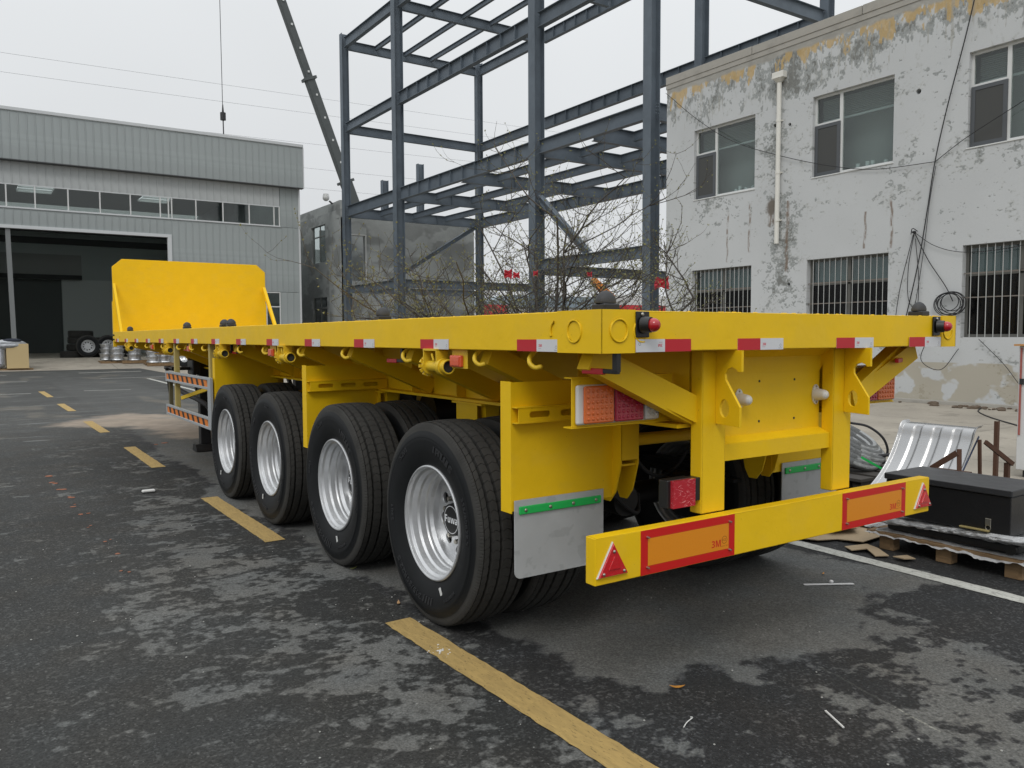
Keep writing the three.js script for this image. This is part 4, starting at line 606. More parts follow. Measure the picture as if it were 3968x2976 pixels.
  // strap winches
  { const w = new THREE.Group(); w.name = 'winch'; const st = (z) => ext((() => { const s = new THREE.Shape(); s.moveTo(-0.035, 0.055); s.lineTo(0.035, 0.055); s.lineTo(0.03, -0.0); s.absarc(0, -0.03, 0.042, 0.6, Math.PI - 0.6, true); s.lineTo(-0.035, 0.055); return s; })(), 0.008, 'z', z);
    part(w, 'bracket', [st(-0.085), st(0.05), bx(-0.036, 0.036, 0.05, 0.06, -0.085, 0.058)], M.yellow2); part(w, 'drum', [cyl(V(0, -0.03, -0.12), V(0, -0.03, 0.09), 0.028, 0.028, 18), cyl(V(0, -0.03, 0.06), V(0, -0.03, 0.082), 0.042, 0.042, 20), cyl(V(0, -0.03, 0.082), V(0, -0.03, 0.122), 0.034, 0.034, 18, true), new THREE.TorusGeometry(0.034, 0.005, 6, 20).translate(0, -0.03, 0.122)], M.yellow2); part(w, 'drum_socket', [cyl(V(0, -0.03, 0.1), V(0, -0.03, 0.112), 0.03, 0.03, 16)], M.dark);
    const rt = []; for (let i = 0; i < 12; i++) rt.push(bx(-0.008, 0.008, 0.034, 0.054, -0.012, 0).rotateZ(i * Math.PI / 6).translate(0, -0.03, -0.088)); rt.push(cyl(V(0, -0.03, -0.1), V(0, -0.03, -0.088), 0.04, 0.04, 20)); part(w, 'ratchet_wheel', rt, M.yellow2); part(w, 'pawl', [bar(V(0.0, 0.02, -0.1), V(-0.03, 0.0, -0.09), 0.02, 0.02), cyl(V(-0.03, 0.0, 0.02), V(-0.035, 0.035, 0.01), 0.006, 0.006, 6)], M.yellow2);
    for (const z of [-1.32, -3.7, -5.56, -8.02, -10.78]) { put(w, 0.02, 1.385, z); put(w, 2.48, 1.385, z, Math.PI); } }
  // side marker lamps
  { const l = new THREE.Group(); l.name = 'side_marker'; part(l, 'plate', [bx(0.004, 0.008, -0.045, 0.05, -0.075, 0.075, 0.0015)], M.yellow2); part(l, 'lens', [bx(-0.016, 0.0035, -0.038, 0.02, -0.066, 0.04, 0.006), bx(-0.02, -0.0165, -0.03, 0.012, -0.056, 0.03, 0.002)], new THREE.MeshPhysicalMaterial({ color: C(0.72, 0.10, 0.035), roughness: 0.22, clearcoat: 0.6, bumpMap: rep(T_fine, 8), bumpScale: 0.001 })); for (const z of [-1.1, -4.02, -6.9, -9.01]) { put(l, 0.022, 1.395, z); put(l, 2.478, 1.395, z, Math.PI); } }
  // twist locks and their red handled cranks
  { const t = new THREE.Group(); t.name = 'twist_lock'; part(t, 'collar', [bx(-0.041, 0.041, -0.002, 0.03, -0.041, 0.041, 0.008)], M.black); const pr = [[0.042, 0.031], [0.043, 0.040], [0.038, 0.056], [0.027, 0.07], [0.012, 0.079], [0, 0.081]].map(q => new THREE.Vector2(...q)); part(t, 'dome', [new THREE.LatheGeometry(pr, 20).scale(1.05, 1, 0.85)], M.dome);
    for (const z of [-0.13, -2.2, -5.62, -5.86, -7.5, -11.45]) { put(t, 0.13, 1.604, z); put(t, 2.37, 1.604, z); }
    const c = new THREE.Group(); c.name = 'locking_crank'; part(c, 'crank', [bx(-0.012, 0.012, -0.075, 0.02, -0.012, 0.014, 0.003), bx(-0.008, 0.008, -0.083, -0.065, -0.075, 0.014, 0.003)], M.black); part(c, 'handle_grip', [bx(-0.01, 0.01, -0.088, -0.064, -0.2, -0.07, 0.004)], M.red);
    for (const z of [0.0, -1.83, -5.2, -5.45, -7.25, -11.1]) put(c, 0.09, 1.443, z - 0.02); put(c, 2.33, 1.443, -0.19, Math.PI * 0.62); for (const z of [-2.3, -5.6, -7.6]) put(c, 2.41, 1.443, z, Math.PI); }
  // side guards
  const strTex = canvasTex(1024, 64, (c, w, h) => { c.fillStyle = '#d97a22'; c.fillRect(0, 0, w, h); c.fillStyle = '#17130f'; for (let i = 0; i < 9; i++) { const x = 40 + i * w / 8.6; c.beginPath(); c.moveTo(x, 0); c.lineTo(x + 48, 0); c.lineTo(x + 78, h); c.lineTo(x + 30, h); c.fill(); } });
  const strM = std([1, 1, 1], 0.5, { map: strTex });
  for (const s of [0, 1]) {
    const mx = x => s ? 2.5 - x : x, b2 = (a, c, ...r) => bx(Math.min(mx(a), mx(c)), Math.max(mx(a), mx(c)), ...r);
    const g = new THREE.Group(); g.name = 'side_guard'; T.add(g);
    for (const y of [0.985, 0.585]) { part(g, 'rail', [b2(0, 0.03, y, y + 0.026, -8.14, -6.07, 0.003), b2(0, 0.03, y + 0.096, y + 0.122, -8.14, -6.07, 0.003), b2(0, 0.03, y + 0.0265, y + 0.0955, -8.14, -8.11, 0.003)], M.greyPaint); part(g, 'striped_panel', [new THREE.BoxGeometry(2.03, 0.069, 0.006).rotateY(s ? Math.PI / 2 : -Math.PI / 2).translate(mx(0.012), y + 0.061, -7.095)], strM, null, true); }
    part(g, 'end_plate', [b2(0, 0.03, 0.585, 1.107, -6.07, -5.96, 0.004)], M.greyPaint); part(g, 'end_tube', [b2(0.031, 0.07, 0.62, 1.09, -8.13, -8.06)], std([0.1, 0.085, 0.04], 0.6));
    for (const z of [-7.76, -6.1]) part(g, 'post', [b2(0.032, 0.085, 0.62, 1.443, z - 0.03, z + 0.035, 0.003)], std([0.45, 0.36, 0.12], 0.5));
    part(g, 'brace', [bar(V(mx(0.1), 0.8, -7.7), V(mx(0.42), 1.0, -7.0), 0.04, 0.04)], M.yellow2);
    // landing gear
    const lg = new THREE.Group(); lg.name = 'landing_leg'; T.add(lg); part(lg, 'tube', [b2(0.54, 0.67, 0.1, 1.24, -8.92, -8.79, 0.008), b2(0.555, 0.655, 0.04, 0.1, -8.905, -8.805)], M.black); part(lg, 'foot', [ext(poly([[8.73, 0.012], [8.98, 0.012], [8.93, 0.1], [8.78, 0.1]]), 0.26, 'x', Math.min(mx(0.47), mx(0.73)))], M.black); part(lg, 'gearbox', [b2(0.44, 0.54, 1.02, 1.22, -9.02, -8.72, 0.02), cyl(V(mx(0.3), 1.1, -8.87), V(mx(0.45), 1.1, -8.87), 0.02, 0.02, 10)], M.black); part(lg, 'brace', [bar(V(mx(0.6), 0.5, -8.9), V(mx(0.6), 1.2, -9.6), 0.05, 0.05)], M.black);
  }
  add('crank_shaft', [bar(V(0.2, 1.1, -9.1), V(0.3, 0.6, -9.35), 0.03, 0.05), cyl(V(0.25, 1.1, -8.9), V(0.25, 1.1, -9.4), 0.03, 0.03, 10)], M.black);
  add('air_hose', [tube([V(0.3, 0.83, -8.9), V(0.32, 0.78, -8.4), V(0.34, 0.74, -7.9), V(0.36, 0.66, -7.5), V(0.36, 0.5, -7.4)], 0.03, 30, 8)], M.cable);
  // headboard
  const hb = (y0) => poly([[0.01, y0], [2.49, y0], [2.49, 2.66], [2.34, 2.79], [0.16, 2.79], [0.01, 2.66]]);
  add('headboard', [ext(hb(1.38), 0.03, 'z', -12.28, 0.003), bx(0.0, 0.05, 1.36, 2.1, -12.32, -12.245, 0.004), bx(2.45, 2.5, 1.36, 2.1, -12.32, -12.245, 0.004)], Y);
  add('headboard_brace', [bar(V(0.03, 2.38, -12.24), V(0.03, 1.52, -11.58), 0.035, 0.035), sphere(0.005, 1.53, -11.58, 0.018, 1, 1, 1, 8)], Y); add('headboard_brace', [bar(V(2.46, 2.38, -12.24), V(2.46, 1.6, -11.55), 0.05, 0.05)], Y);
  for (const [y, z] of [[1.48, -12.15], [1.55, -12.15]]) add('bolt', [cyl(V(-0.02, y, z), V(0, y, z), 0.014, 0.014, 8)], M.darkMetal);
  // ---- wheels
  const pr = []; const half = [[0.292, 0.112], [0.30, 0.122], [0.33, 0.134], [0.37, 0.147], [0.405, 0.153], [0.435, 0.154], [0.447, 0.1565], [0.449, 0.1525], [0.455, 0.1565], [0.4565, 0.1525], [0.463, 0.1545], [0.466, 0.151], [0.484, 0.149], [0.487, 0.145], [0.50, 0.1435], [0.515, 0.139], [0.526, 0.132], [0.530, 0.1255], [0.506, 0.1235]];
  const tread = [[0.506, 0.06]];
  const up = [...half, ...tread]; for (const [r, w] of up) pr.push([r, -w]); for (let i = up.length - 1; i >= 0; i--) pr.push(up[i]);
  const arc = [0]; for (let i = 1; i < pr.length; i++) arc.push(arc[i - 1] + Math.hypot(pr[i][0] - pr[i - 1][0], pr[i][1] - pr[i - 1][1])); const AT = arc[arc.length - 1];
  const vAt = r => { for (let i = pr.length - 1; i > 0; i--) if (pr[i - 1][0] >= r && pr[i][1] > 0) { const t = (r - pr[i][0]) / (pr[i - 1][0] - pr[i][0]); return mix(arc[i], arc[i - 1], t) / AT; } return 0.9; };
  const SEG = 112; const tg = new THREE.LatheGeometry(pr.map(q => new THREE.Vector2(q[0], q[1])), SEG); { const uv = tg.attributes.uv, n = pr.length; for (let i = 0; i <= SEG; i++) for (let j = 0; j < n; j++) uv.setY(i * n + j, arc[j] / AT); } tg.rotateZ(Math.PI / 2);
  const TW = 2048, TH = 512, vy = v => (1 - v) * TH;
  const bumpT = canvasTex(TW, TH, (c) => {
    c.fillStyle = '#808080'; c.fillRect(0, 0, TW, TH); const vm = 0.5, vs = vAt(0.528), hw = vs - vm; c.strokeStyle = '#101010'; c.lineCap = 'round';
    // shoulder nicks
    c.lineWidth = 2.2; for (let i = 0; i < 190; i++) { const x = i * TW / 190; for (const s of [-1, 1]) { c.beginPath(); c.moveTo(x, vy(vm + s * (hw + 0.002))); c.lineTo(x, vy(vm + s * (hw + 0.026))); c.stroke(); } }
  }, false);
  const rub = dataTex(512, 128, (i, j) => { const v = j / 128, tr = Math.abs(v - 0.5) < 0.235 ? 1 : 0, n = fbm(i / 14, j / 8, 4); const L = (0.75 + 0.5 * n); return [S8(mix(0.0075, 0.042, tr) * L), S8(mix(0.0085, 0.041, tr) * L), S8(mix(0.0095, 0.038, tr) * L)]; }, true);
  const rubR = dataTex(64, 128, grey((i, j) => Math.abs(j / 128 - 0.5) < 0.235 ? 0.92 : 0.62 - 0.12 * vn(i / 6, j / 6)));
  M.rubber = new THREE.MeshPhysicalMaterial({ map: rub, roughness: 1, roughnessMap: rubR, bumpMap: bumpT, bumpScale: 0.004, specularIntensity: 0.55 });
  // tread blocks: five ribs cut by narrow chevron slots, each a raised block on the carcass
  const blocks = [], NB = 70;
  const ribs = [[-0.1245, -0.1005, 1], [-0.0835, -0.0435, 0], [-0.0265, 0.0265, 0], [0.0435, 0.0835, 0], [0.1005, 0.1245, -1]];
  { const P = [], I = [], U = []; const rT = w => 0.5375 - w * w * 0.42;
    for (const [w0, w1, sh] of ribs) for (let b = 0; b < NB; b++) {
      const st = 2 * Math.PI / NB, off = (w0 < -0.03 && w0 > -0.09) || w0 > 0.09 ? 0.5 : 0, base = P.length / 3, gap = 0.0026 / 0.53, jit = 0.0012 * (vn(b * 1.7, w0 * 90) - 0.5);
      const ve = (ui, wi, r) => { const w = mix(w0, w1, wi / 2) + (wi === 0 ? -1 : wi === 2 ? 1 : 0) * (ui === 1 ? 0.0012 : -0.0006), ch = sh ? sh * (wi - 1) * 0.007 : (wi === 1 ? 0.011 : 0), ph = (b + off) * st + mix(gap / 2, st - gap / 2, ui / 2) + ch / 0.53; P.push(-w, r * Math.sin(ph), r * Math.cos(ph)); U.push(ph / (2 * Math.PI), 0.5 + w); };
      for (let ui = 0; ui < 3; ui++) for (let wi = 0; wi < 3; wi++) ve(ui, wi, rT(mix(w0, w1, wi / 2)) + jit);
      for (let ui = 0; ui < 3; ui++) for (let wi = 0; wi < 3; wi++) ve(ui, wi, 0.5055);
      const id = (u, w, l) => base + l * 9 + u * 3 + w, q = (a, b2, c, d) => I.push(a, b2, c, a, c, d);
      for (let u = 0; u < 2; u++) for (let w = 0; w < 2; w++) q(id(u, w, 0), id(u + 1, w, 0), id(u + 1, w + 1, 0), id(u, w + 1, 0));
      for (let k = 0; k < 2; k++) { q(id(k, 0, 0), id(k, 0, 1), id(k + 1, 0, 1), id(k + 1, 0, 0)); q(id(k + 1, 2, 0), id(k + 1, 2, 1), id(k, 2, 1), id(k, 2, 0)); q(id(0, k + 1, 0), id(0, k + 1, 1), id(0, k, 1), id(0, k, 0)); q(id(2, k, 0), id(2, k, 1), id(2, k + 1, 1), id(2, k + 1, 0)); }
    }
    let g = new THREE.BufferGeometry(); g.setAttribute('position', new THREE.Float32BufferAttribute(P, 3)); g.setAttribute('uv', new THREE.Float32BufferAttribute(U, 2)); g.setIndex(I); g = g.toNonIndexed(); g.computeVertexNormals(); blocks.push(g); }
  tyreG.tyre = mergeGeometries([clean(tg), clean(blocks[0])]);
  // raised sidewall lettering
  const font = await new FontLoader().loadAsync('fonts/droid/droid_sans_bold.typeface.json');
  const letters = []; const wAt = r => { for (let i = 1; i < half.length; i++) if (half[i][0] >= r) return mix(half[i - 1][1], half[i][1], (r - half[i - 1][0]) / (half[i][0] - half[i - 1][0])); return 0.15; };
  const bend = (g, deg, r0, wide) => { const q = g.attributes.position; g.computeBoundingBox(); const cx = (g.boundingBox.min.x + g.boundingBox.max.x) / 2; for (let i = 0; i < q.count; i++) { const ph = deg * Math.PI / 180 - (q.getX(i) - cx) * wide / r0, r = r0 + q.getY(i), w = wAt(r) + q.getZ(i); q.setXYZ(i, -w, r * Math.sin(ph), r * Math.cos(ph)); } g.computeVertexNormals(); letters.push(clean(g)); };
  const word = (t, deg, r0, size, wide = 1.3) => bend(new THREE.ExtrudeGeometry(font.generateShapes(t, size), { depth: 0.004, bevelEnabled: false, curveSegments: 3 }).translate(0, 0, -0.0006), deg, r0, wide);
  word('315/80R22.5', 238, 0.402, 0.03); word('S201', 128, 0.415, 0.026); word('PLUS', 62, 0.385, 0.04, 1.4); word('315/80R22.5', 12, 0.405, 0.022); word('S201', 182, 0.40, 0.024); word('TUBELESS', 305, 0.40, 0.016);
  for (const [a, n, h] of [[78, 6, 0.034], [276, 4, 0.038]]) for (let i = 0; i < n; i++) bend(new THREE.ExtrudeGeometry(poly([[0, 0], [0.014, 0], [0.022, h], [0.008, h]]), { depth: 0.0045, bevelEnabled: false }).translate(0, 0, -0.0006), a - i * 4, 0.39, 1);
  const letterG = mergeGeometries(letters);
  const P2 = a => a.map(q => new THREE.Vector2(...q));
  const crisp = a => { const o = []; a.forEach((q, i) => { if (i === 0 || i === a.length - 1) return o.push(q); for (const n of [a[i - 1], a[i + 1]]) { const d = Math.hypot(n[0] - q[0], n[1] - q[1]), k = Math.min(0.0012 / d, 0.45); o.push([q[0] + (n[0] - q[0]) * k, q[1] + (n[1] - q[1]) * k]); } }); return o; };
  const rimG = [new THREE.LatheGeometry(P2(crisp([[0.284, -0.118], [0.262, -0.085], [0.236, -0.072], [0.236, -0.012], [0.252, 0.004], [0.252, 0.02], [0.2585, 0.028], [0.2605, 0.06], [0.270, 0.07], [0.2735, 0.102], [0.286, 0.112], [0.288, 0.131], [0.297, 0.135], [0.304, 0.131], [0.304, 0.112]])), 72).rotateZ(Math.PI / 2)];
  const disc = new THREE.Shape(); disc.absarc(0, 0, 0.243, 0, Math.PI * 2); for (let i = 0; i < 10; i++) { const a = i / 10 * Math.PI * 2 + 0.15; disc.holes.push(holeCirc(0.188 * Math.cos(a), 0.188 * Math.sin(a), 0.03)); }
  rimG.push(new THREE.ExtrudeGeometry(disc, { depth: 0.012, bevelEnabled: true, bevelSize: 0.003, bevelThickness: 0.003, bevelSegments: 1, bevelOffset: -0.003, curveSegments: 40 }).rotateY(-Math.PI / 2).translate(0.068, 0, 0), cyl(V(0.055, 0, 0), V(0.042, 0, 0), 0.15, 0.142, 36));
  const hubTex = canvasTex(256, 256, (c, w, h) => { c.fillStyle = '#0a0a0b'; c.fillRect(0, 0, w, h); c.strokeStyle = '#dfe1e3'; c.lineWidth = 6; c.beginPath(); c.ellipse(128, 128, 112, 112, 0, 0, 7); c.stroke(); c.fillStyle = '#e6e8ea'; c.font = 'bold 84px sans-serif'; c.textAlign = 'center'; c.fillText('Fuwa', 128, 156); });
  const hubM = std([1, 1, 1], 0.4, { map: hubTex });
  const wheel = new THREE.Group(); wheel.name = 'wheel'; part(wheel, 'tyre', [tyreG.tyre], M.rubber, null, true); part(wheel, 'lettering', [letterG], M.letter = new THREE.MeshPhysicalMaterial({ color: C(0.022, 0.023, 0.025), roughness: 0.45, specularIntensity: 1 }));
  { const g = [new THREE.LatheGeometry(P2([[0.29, -0.12], [0.20, -0.12], [0.10, -0.12]]), 8)]; part(wheel, 'rim', rimG, M.silver); }
  const nuts = []; for (let i = 0; i < 10; i++) { const a = i / 10 * Math.PI * 2; nuts.push(cyl(V(0.042, 0.122 * Math.cos(a), 0.122 * Math.sin(a)), V(0.014, 0.122 * Math.cos(a), 0.122 * Math.sin(a)), 0.015, 0.013, 6)); } part(wheel, 'wheel_nuts', nuts, M.screw).userData.kind = 'stuff';
  part(wheel, 'hub', [cyl(V(0.1, 0, 0), V(-0.006, 0, 0), 0.1, 0.085, 32)], M.black);
  part(wheel, 'hub_cap', [new THREE.CircleGeometry(0.083, 32).rotateY(-Math.PI / 2).translate(-0.0075, 0, 0)], hubM, null, true);
  part(wheel, 'white_tag', [bx(-0.1485, -0.145, -0.02, 0.02, -0.009, 0.009).rotateX(-0.55).translate(0.0, -0.33, 0.13)], M.frameWhite);
  const inner = new THREE.Group(); inner.name = 'wheel'; part(inner, 'tyre', [tyreG.tyre], M.rubber, null, true); part(inner, 'rim', rimG, M.silver);
  [-1.4, -2.74, -4.16, -5.46].forEach((z, i) => { put(wheel, 0.147, 0.53, z).rotation.x = [0, 0.2, 0.75, 0.85][i]; put(inner, 0.508, 0.53, z, Math.PI).rotation.x = i; put(wheel, 2.353, 0.53, z, Math.PI); put(inner, 1.992, 0.53, z); });
  tyreG.rim = rimG; tyreG.mats = M.rubber;
  rebase(T, 1.25, 0, -6.1);
}

// ---------------------------------------------------------------- things at the workshop door
{
  const ty = one('stacked_tyre', [tyreG.tyre], M.rubber, 'black truck tyre lying in the pile inside the workshop doorway', 'tyre', 'tyres piled inside the workshop doorway', true);
  const flat = (o, x, y, z, a = 0) => { o.position.set(x, y, z); o.rotation.set(a, 0, Math.PI / 2 + rr(-0.05, 0.05)); return o; };
  const k = 0.95; let first = true;
  const addT = (x, y, z, up, s = 1.18) => { let o = ty; if (!first) { o = ty.clone(); o.name = numbered('stacked_tyre'); scene.add(o); } first = false; o.scale.setScalar(s); if (up) { o.position.set(x, y, z); o.rotation.set(0, Math.PI / 2, 0); } else flat(o, x, y, z); o.userData = { ...o.userData }; return o; };
  for (const [x, n] of [[3.2, 4], [4.35, 3]]) for (let i = 0; i < n; i++) addT(x + rr(-0.1, 0.1), 0.62 + i * 0.37, -48.4, false).userData.label = `black truck tyre, ${['bottom', 'second', 'third', 'topmost'][i]} in the ${x < 4 ? 'left' : 'middle'} stack of the doorway tyre pile`;
  addT(5.3, 0.62, -48.6, false).userData.label = 'black truck tyre at the bottom of the right stack of the doorway pile'; addT(5.3, 0.99, -48.6, false).userData.label = 'black truck tyre second in the right stack of the doorway pile'; addT(2.75, 0.62, -47.9, false).userData.label = 'black truck tyre lying flat at the far left of the doorway pile';
  addT(5.05, 1.36, -48.6, false).userData.label = 'black truck tyre on top of the right stack of the doorway pile';
  const tw = (x, y, z, ry, sc, mr, lab) => { const o = thing('truck_wheel', lab, 'truck wheel'); part(o, 'tyre', [tyreG.tyre], M.rubber, null, true); part(o, 'rim', tyreG.rim, mr); o.position.set(x, y, z); o.rotation.y = ry; o.scale.setScalar(sc); };
  tw(3.42, 1.06, -47.2, Math.PI / 2, 1.12, M.silver, 'upright truck tyre with pale rim at the front left of the doorway tyre pile'); tw(4.42, 1.06, -47.2, Math.PI / 2, 1.12, M.silver, 'upright truck tyre with pale rim at the front right of the doorway tyre pile'); tw(7.1, 0.62, -40.5, 0.5, 1.18, M.zinc, 'black tyre with bright rim standing upright right of the rim stacks');
  // shiny new rims in stacks on pallets
  const rim = one('steel_rim', tyreG.rim.map(g => g.clone().rotateZ(-Math.PI / 2)), M.zinc, 'shiny new steel truck rim in the stacks on pallets before the workshop', 'wheel rim', 'new steel rims stacked before the workshop');
  let f2 = true; for (const [x, y, z, n] of [[4.35, 0.36, -43.6, 3], [5.15, 0.34, -43.5, 4], [5.85, 0.24, -42.2, 4], [6.35, 0.24, -42.3, 4], [4.0, 0.36, -44.4, 3]]) for (let i = 0; i < n; i++) { let o = rim; if (!f2) { o = rim.clone(); o.name = numbered('steel_rim'); scene.add(o); } f2 = false; o.position.set(x + rr(-0.02, 0.02), y + 0.17 + i * 0.25, z); o.scale.setScalar(1.25); o.rotation.y = rr(0, 6); o.userData = { ...o.userData, label: `shiny new steel rim, ${['bottom', 'second', 'third', 'topmost'][i]} of the ${{ 4.35: 'second', 5.15: 'third', 5.85: 'fourth', 6.35: 'rightmost', 4: 'leftmost' }[x]} stack before the workshop` }; }
  for (const [x, y, z, n] of [[4.2, 0.18, -43.9, 'left'], [5.15, 0.2, -43.5, 'middle'], [6.1, 0.08, -42.2, 'right']]) { const p = thing('rim_pallet', `wooden pallet under the ${n} stack of shiny rims`, 'pallet'); for (let i = 0; i < 5; i++) part(p, 'board', [bx(x - 0.65 + i * 0.27, x - 0.43 + i * 0.27, y + 0.11, y + 0.14, z - 0.55, z + 0.55)], M.wood); for (const q of [-0.5, 0, 0.5]) part(p, 'runner', [bx(x - 0.65, x + 0.65, y, y + 0.109, z + q - 0.05, z + q + 0.05)], M.wood); rebase(p, x, y, z); }
  const pl = thing('slatted_crate', 'pale slatted wooden crate right of the upright tyre', 'crate'); for (let i = 0; i < 7; i++) part(pl, 'slat', [bx(7.7, 8.9, 0.1 + i * 0.24, 0.26 + i * 0.24, -40.02, -40)], M.ply); part(pl, 'frame', [bx(7.75, 7.85, 0.02, 1.75, -40.1, -40.03), bx(8.75, 8.85, 0.02, 1.75, -40.1, -40.03), bx(7.75, 8.85, 0.02, 1.7, -40.9, -40.8)], M.wood); rebase(pl, 8.3, 0, -40.4);
  const plast = new THREE.MeshPhysicalMaterial({ color: C(0.55, 0.57, 0.6), roughness: 0.3, bumpMap: rep(T_mottle, 1), bumpScale: 0.06 });
  const cr = thing('plywood_crate', 'pale plywood crates under crumpled plastic beside the doorway post', 'crate');
  part(cr, 'box', [bx(-0.55, 0.33, 0.12, 1.25, -42.3, -41.3, 0.01)], M.ply); part(cr, 'skid', [bx(-1.6, 0.5, 0.02, 0.11, -42.2, -41.4)], M.wood); part(cr, 'plastic_wrap', [sphere(-0.45, 1.2, -41.8, 0.62, 1.25, 0.42, 0.95, 18), bx(-1.7, -0.56, 0.15, 1.2, -42.3, -41.35, 0.2)], plast); part(cr, 'dark_cloth', [sphere(-0.3, 1.4, -41.6, 0.3, 1.3, 0.35, 1, 12)], std([0.02, 0.025, 0.04], 0.8)); rebase(cr, -0.5, 0, -41.8);
}

// ---------------------------------------------------------------- right foreground: black toolbox on a pallet, fender, clutter
{
  const PX = 3.3, p = thing('wooden_pallet', 'worn wooden pallet under the black toolbox beside the white line', 'pallet');
  for (let i = 0; i < 6; i++) part(p, 'board', [bx(PX + i * 0.13, PX + 0.1 + i * 0.13, 0.105, 0.125, -0.98 + rr(-0.02, 0.02), 0.03 + rr(-0.03, 0.03), 0.002).rotateZ(0.0)], M.wood);
  for (const z of [-0.86, -0.46, -0.03]) for (const q of [0.02, 0.34, 0.64]) part(p, 'block', [bx(PX + q, PX + q + 0.08, 0.004, 0.104, z - 0.05, z + 0.05)], M.wood); rebase(p, PX + 0.35, 0, -0.48);
  const bk = std([0.0115, 0.0115, 0.0125], 0.42, { roughnessMap: rep(T_rough, 2), bumpMap: rep(T_fine, 2), bumpScale: 0.0006 }), top = std([0.03, 0.031, 0.034], 0.5, { roughnessMap: rep(T_rough, 2) });
  const wrap = (y, x0, x1, z0, z1, h, a, sd) => { const g = new THREE.PlaneGeometry(x1 - x0, z1 - z0, 60, 90).rotateX(-Math.PI / 2).translate((x0 + x1) / 2, y, (z0 + z1) / 2), q = g.attributes.position; for (let i = 0; i < q.count; i++) { const x = q.getX(i), z = q.getZ(i), e = Math.min(x - x0, x1 - x, z - z0, z1 - z); q.setY(i, y + a * (fbm(x * 9 + sd, z * 9, 4) - 0.5) + (e < 0.08 ? -h * (1 - e / 0.08) * fbm(x * 14, z * 14 + sd, 3) : 0)); q.setX(i, x + 0.06 * (fbm(x * 5, z * 7 + sd, 3) - 0.5)); } g.computeVertexNormals(); return g; };
  const foam = std([0.52, 0.53, 0.54], 0.45, { bumpMap: rep(T_fine, 4), bumpScale: 0.006, side: THREE.DoubleSide });
  const lower = thing('flat_black_part', 'flat black painted metal part wrapped in foam under the toolbox', 'metal part'); part(lower, 'body', [bx(PX + 0.05, PX + 0.62, 0.14, 0.205, -0.88, -0.02, 0.02)], bk); part(lower, 'bracket', [cyl(V(PX + 0.04, 0.175, -0.06), V(PX + 0.08, 0.175, -0.06), 0.035, 0.035, 16)], bk); rebase(lower, PX + 0.3, 0.13, -0.45);
  one('foam_sheet', wrap(0.134, PX - 0.02, PX + 0.75, -1.0, 0.08, 0.06, 0.02, 3), foam, 'wrinkled white foam sheet spread on the wooden pallet', 'foam sheet');
  { const N = 90, K = 20, P = [], I = []; for (let i = 0; i <= N; i++) { const t = i / N, z = mix(-0.97, 0.14, t), yc = mix(0.205, 0.252, t), xc = PX + 0.03 + 0.03 * Math.sin(t * 5); for (let k = 0; k < K; k++) { const a = k / K * Math.PI * 2, n = 0.6 + 0.8 * fbm(t * 26 + 3, Math.cos(a) * 1.5 + Math.sin(a) * 2.5 + 9, 4); P.push(xc + 0.062 * n * Math.cos(a), yc + 0.024 * n * Math.sin(a), z); } } for (let i = 0; i < N; i++) for (let k = 0; k < K; k++) { const a = i * K + k, b2 = i * K + (k + 1) % K; I.push(a, a + K, b2, b2, a + K, b2 + K); } const g = new THREE.BufferGeometry(); g.setAttribute('position', new THREE.Float32BufferAttribute(P, 3)); g.setIndex(I); g.computeVertexNormals(); g.setAttribute('uv', new THREE.Float32BufferAttribute(new Float32Array(P.length / 3 * 2), 2)); one('bubble_wrap', [g, wrap(0.222, PX, PX + 0.7, -0.95, 0.1, 0.02, 0.016, 8)], foam, 'crumpled bubble wrap squeezed beneath the black toolbox', 'bubble wrap'); }
  const b = thing('black_toolbox', 'large black steel toolbox lying on foam on the pallet', 'toolbox');
  part(b, 'body', [bx(PX, PX + 0.46, 0.262, 0.505, -0.86, -0.045, 0.006)], bk); part(b, 'lid', [bx(PX - 0.012, PX + 0.468, 0.507, 0.55, -0.87, -0.035, 0.008)], top);
  part(b, 'hasp', [bx(PX - 0.012, PX - 0.001, 0.31, 0.355, -0.19, -0.155, 0.003), new THREE.TorusGeometry(0.016, 0.003, 6, 14).rotateY(Math.PI / 2).translate(PX - 0.008, 0.298, -0.172)], M.screw); part(b, 'latch', [bx(PX - 0.016, PX - 0.002, 0.455, 0.53, -0.62, -0.58, 0.003)], bk); rebase(b, PX + 0.23, 0.262, -0.45);
  const lk = one('steel_strap_piece', [bx(PX - 0.03, PX - 0.005, 0.272, 0.284, -0.34, -0.16, 0.003).rotateX(0.0)], std([0.55, 0.45, 0.2], 0.35, { metalness: 0.6 }), 'shiny brass coloured bracket lying on the bubble wrap', 'bracket');
  // ribbed aluminium fender standing on end behind the toolbox
  { const N = 34, Mz = 60, P = [], I = [], R = 0.72; const cx = 4.62, prof = t => { const a = t * 1.5; return [cx - 0.60 + R * (1 - Math.cos(a)) * 0.0 + 0, 0]; };
    const Z0 = -1.62, Z1 = -0.98; const curve = new THREE.CatmullRomCurve3([V(4.86, 0.745, 0), V(4.78, 0.73, 0), V(4.73, 0.62, 0), V(4.6, 0.40, 0), V(4.38, 0.2, 0), V(4.05, 0.08, 0), V(3.7, 0.05, 0)]);
    for (let i = 0; i <= N; i++) { const c = curve.getPoint(i / N), d = curve.getTangent(i / N), nx = -d.y, ny = d.x; for (let j = 0; j <= Mz; j++) { const v = j / Mz; let h = 0; for (const q of [0.24, 0.5, 0.76]) { const e = Math.abs(v - q); h += 0.014 * sst(0.062, 0.035, e); } h *= sst(0.14, 0.2, i / N); if (v < 0.03 || v > 0.97) h += -0.02; P.push(c.x + nx * h, c.y + ny * h, mix(Z0, Z1, v) + (c.x - 4.8) * 0.10 - 0.0); } }
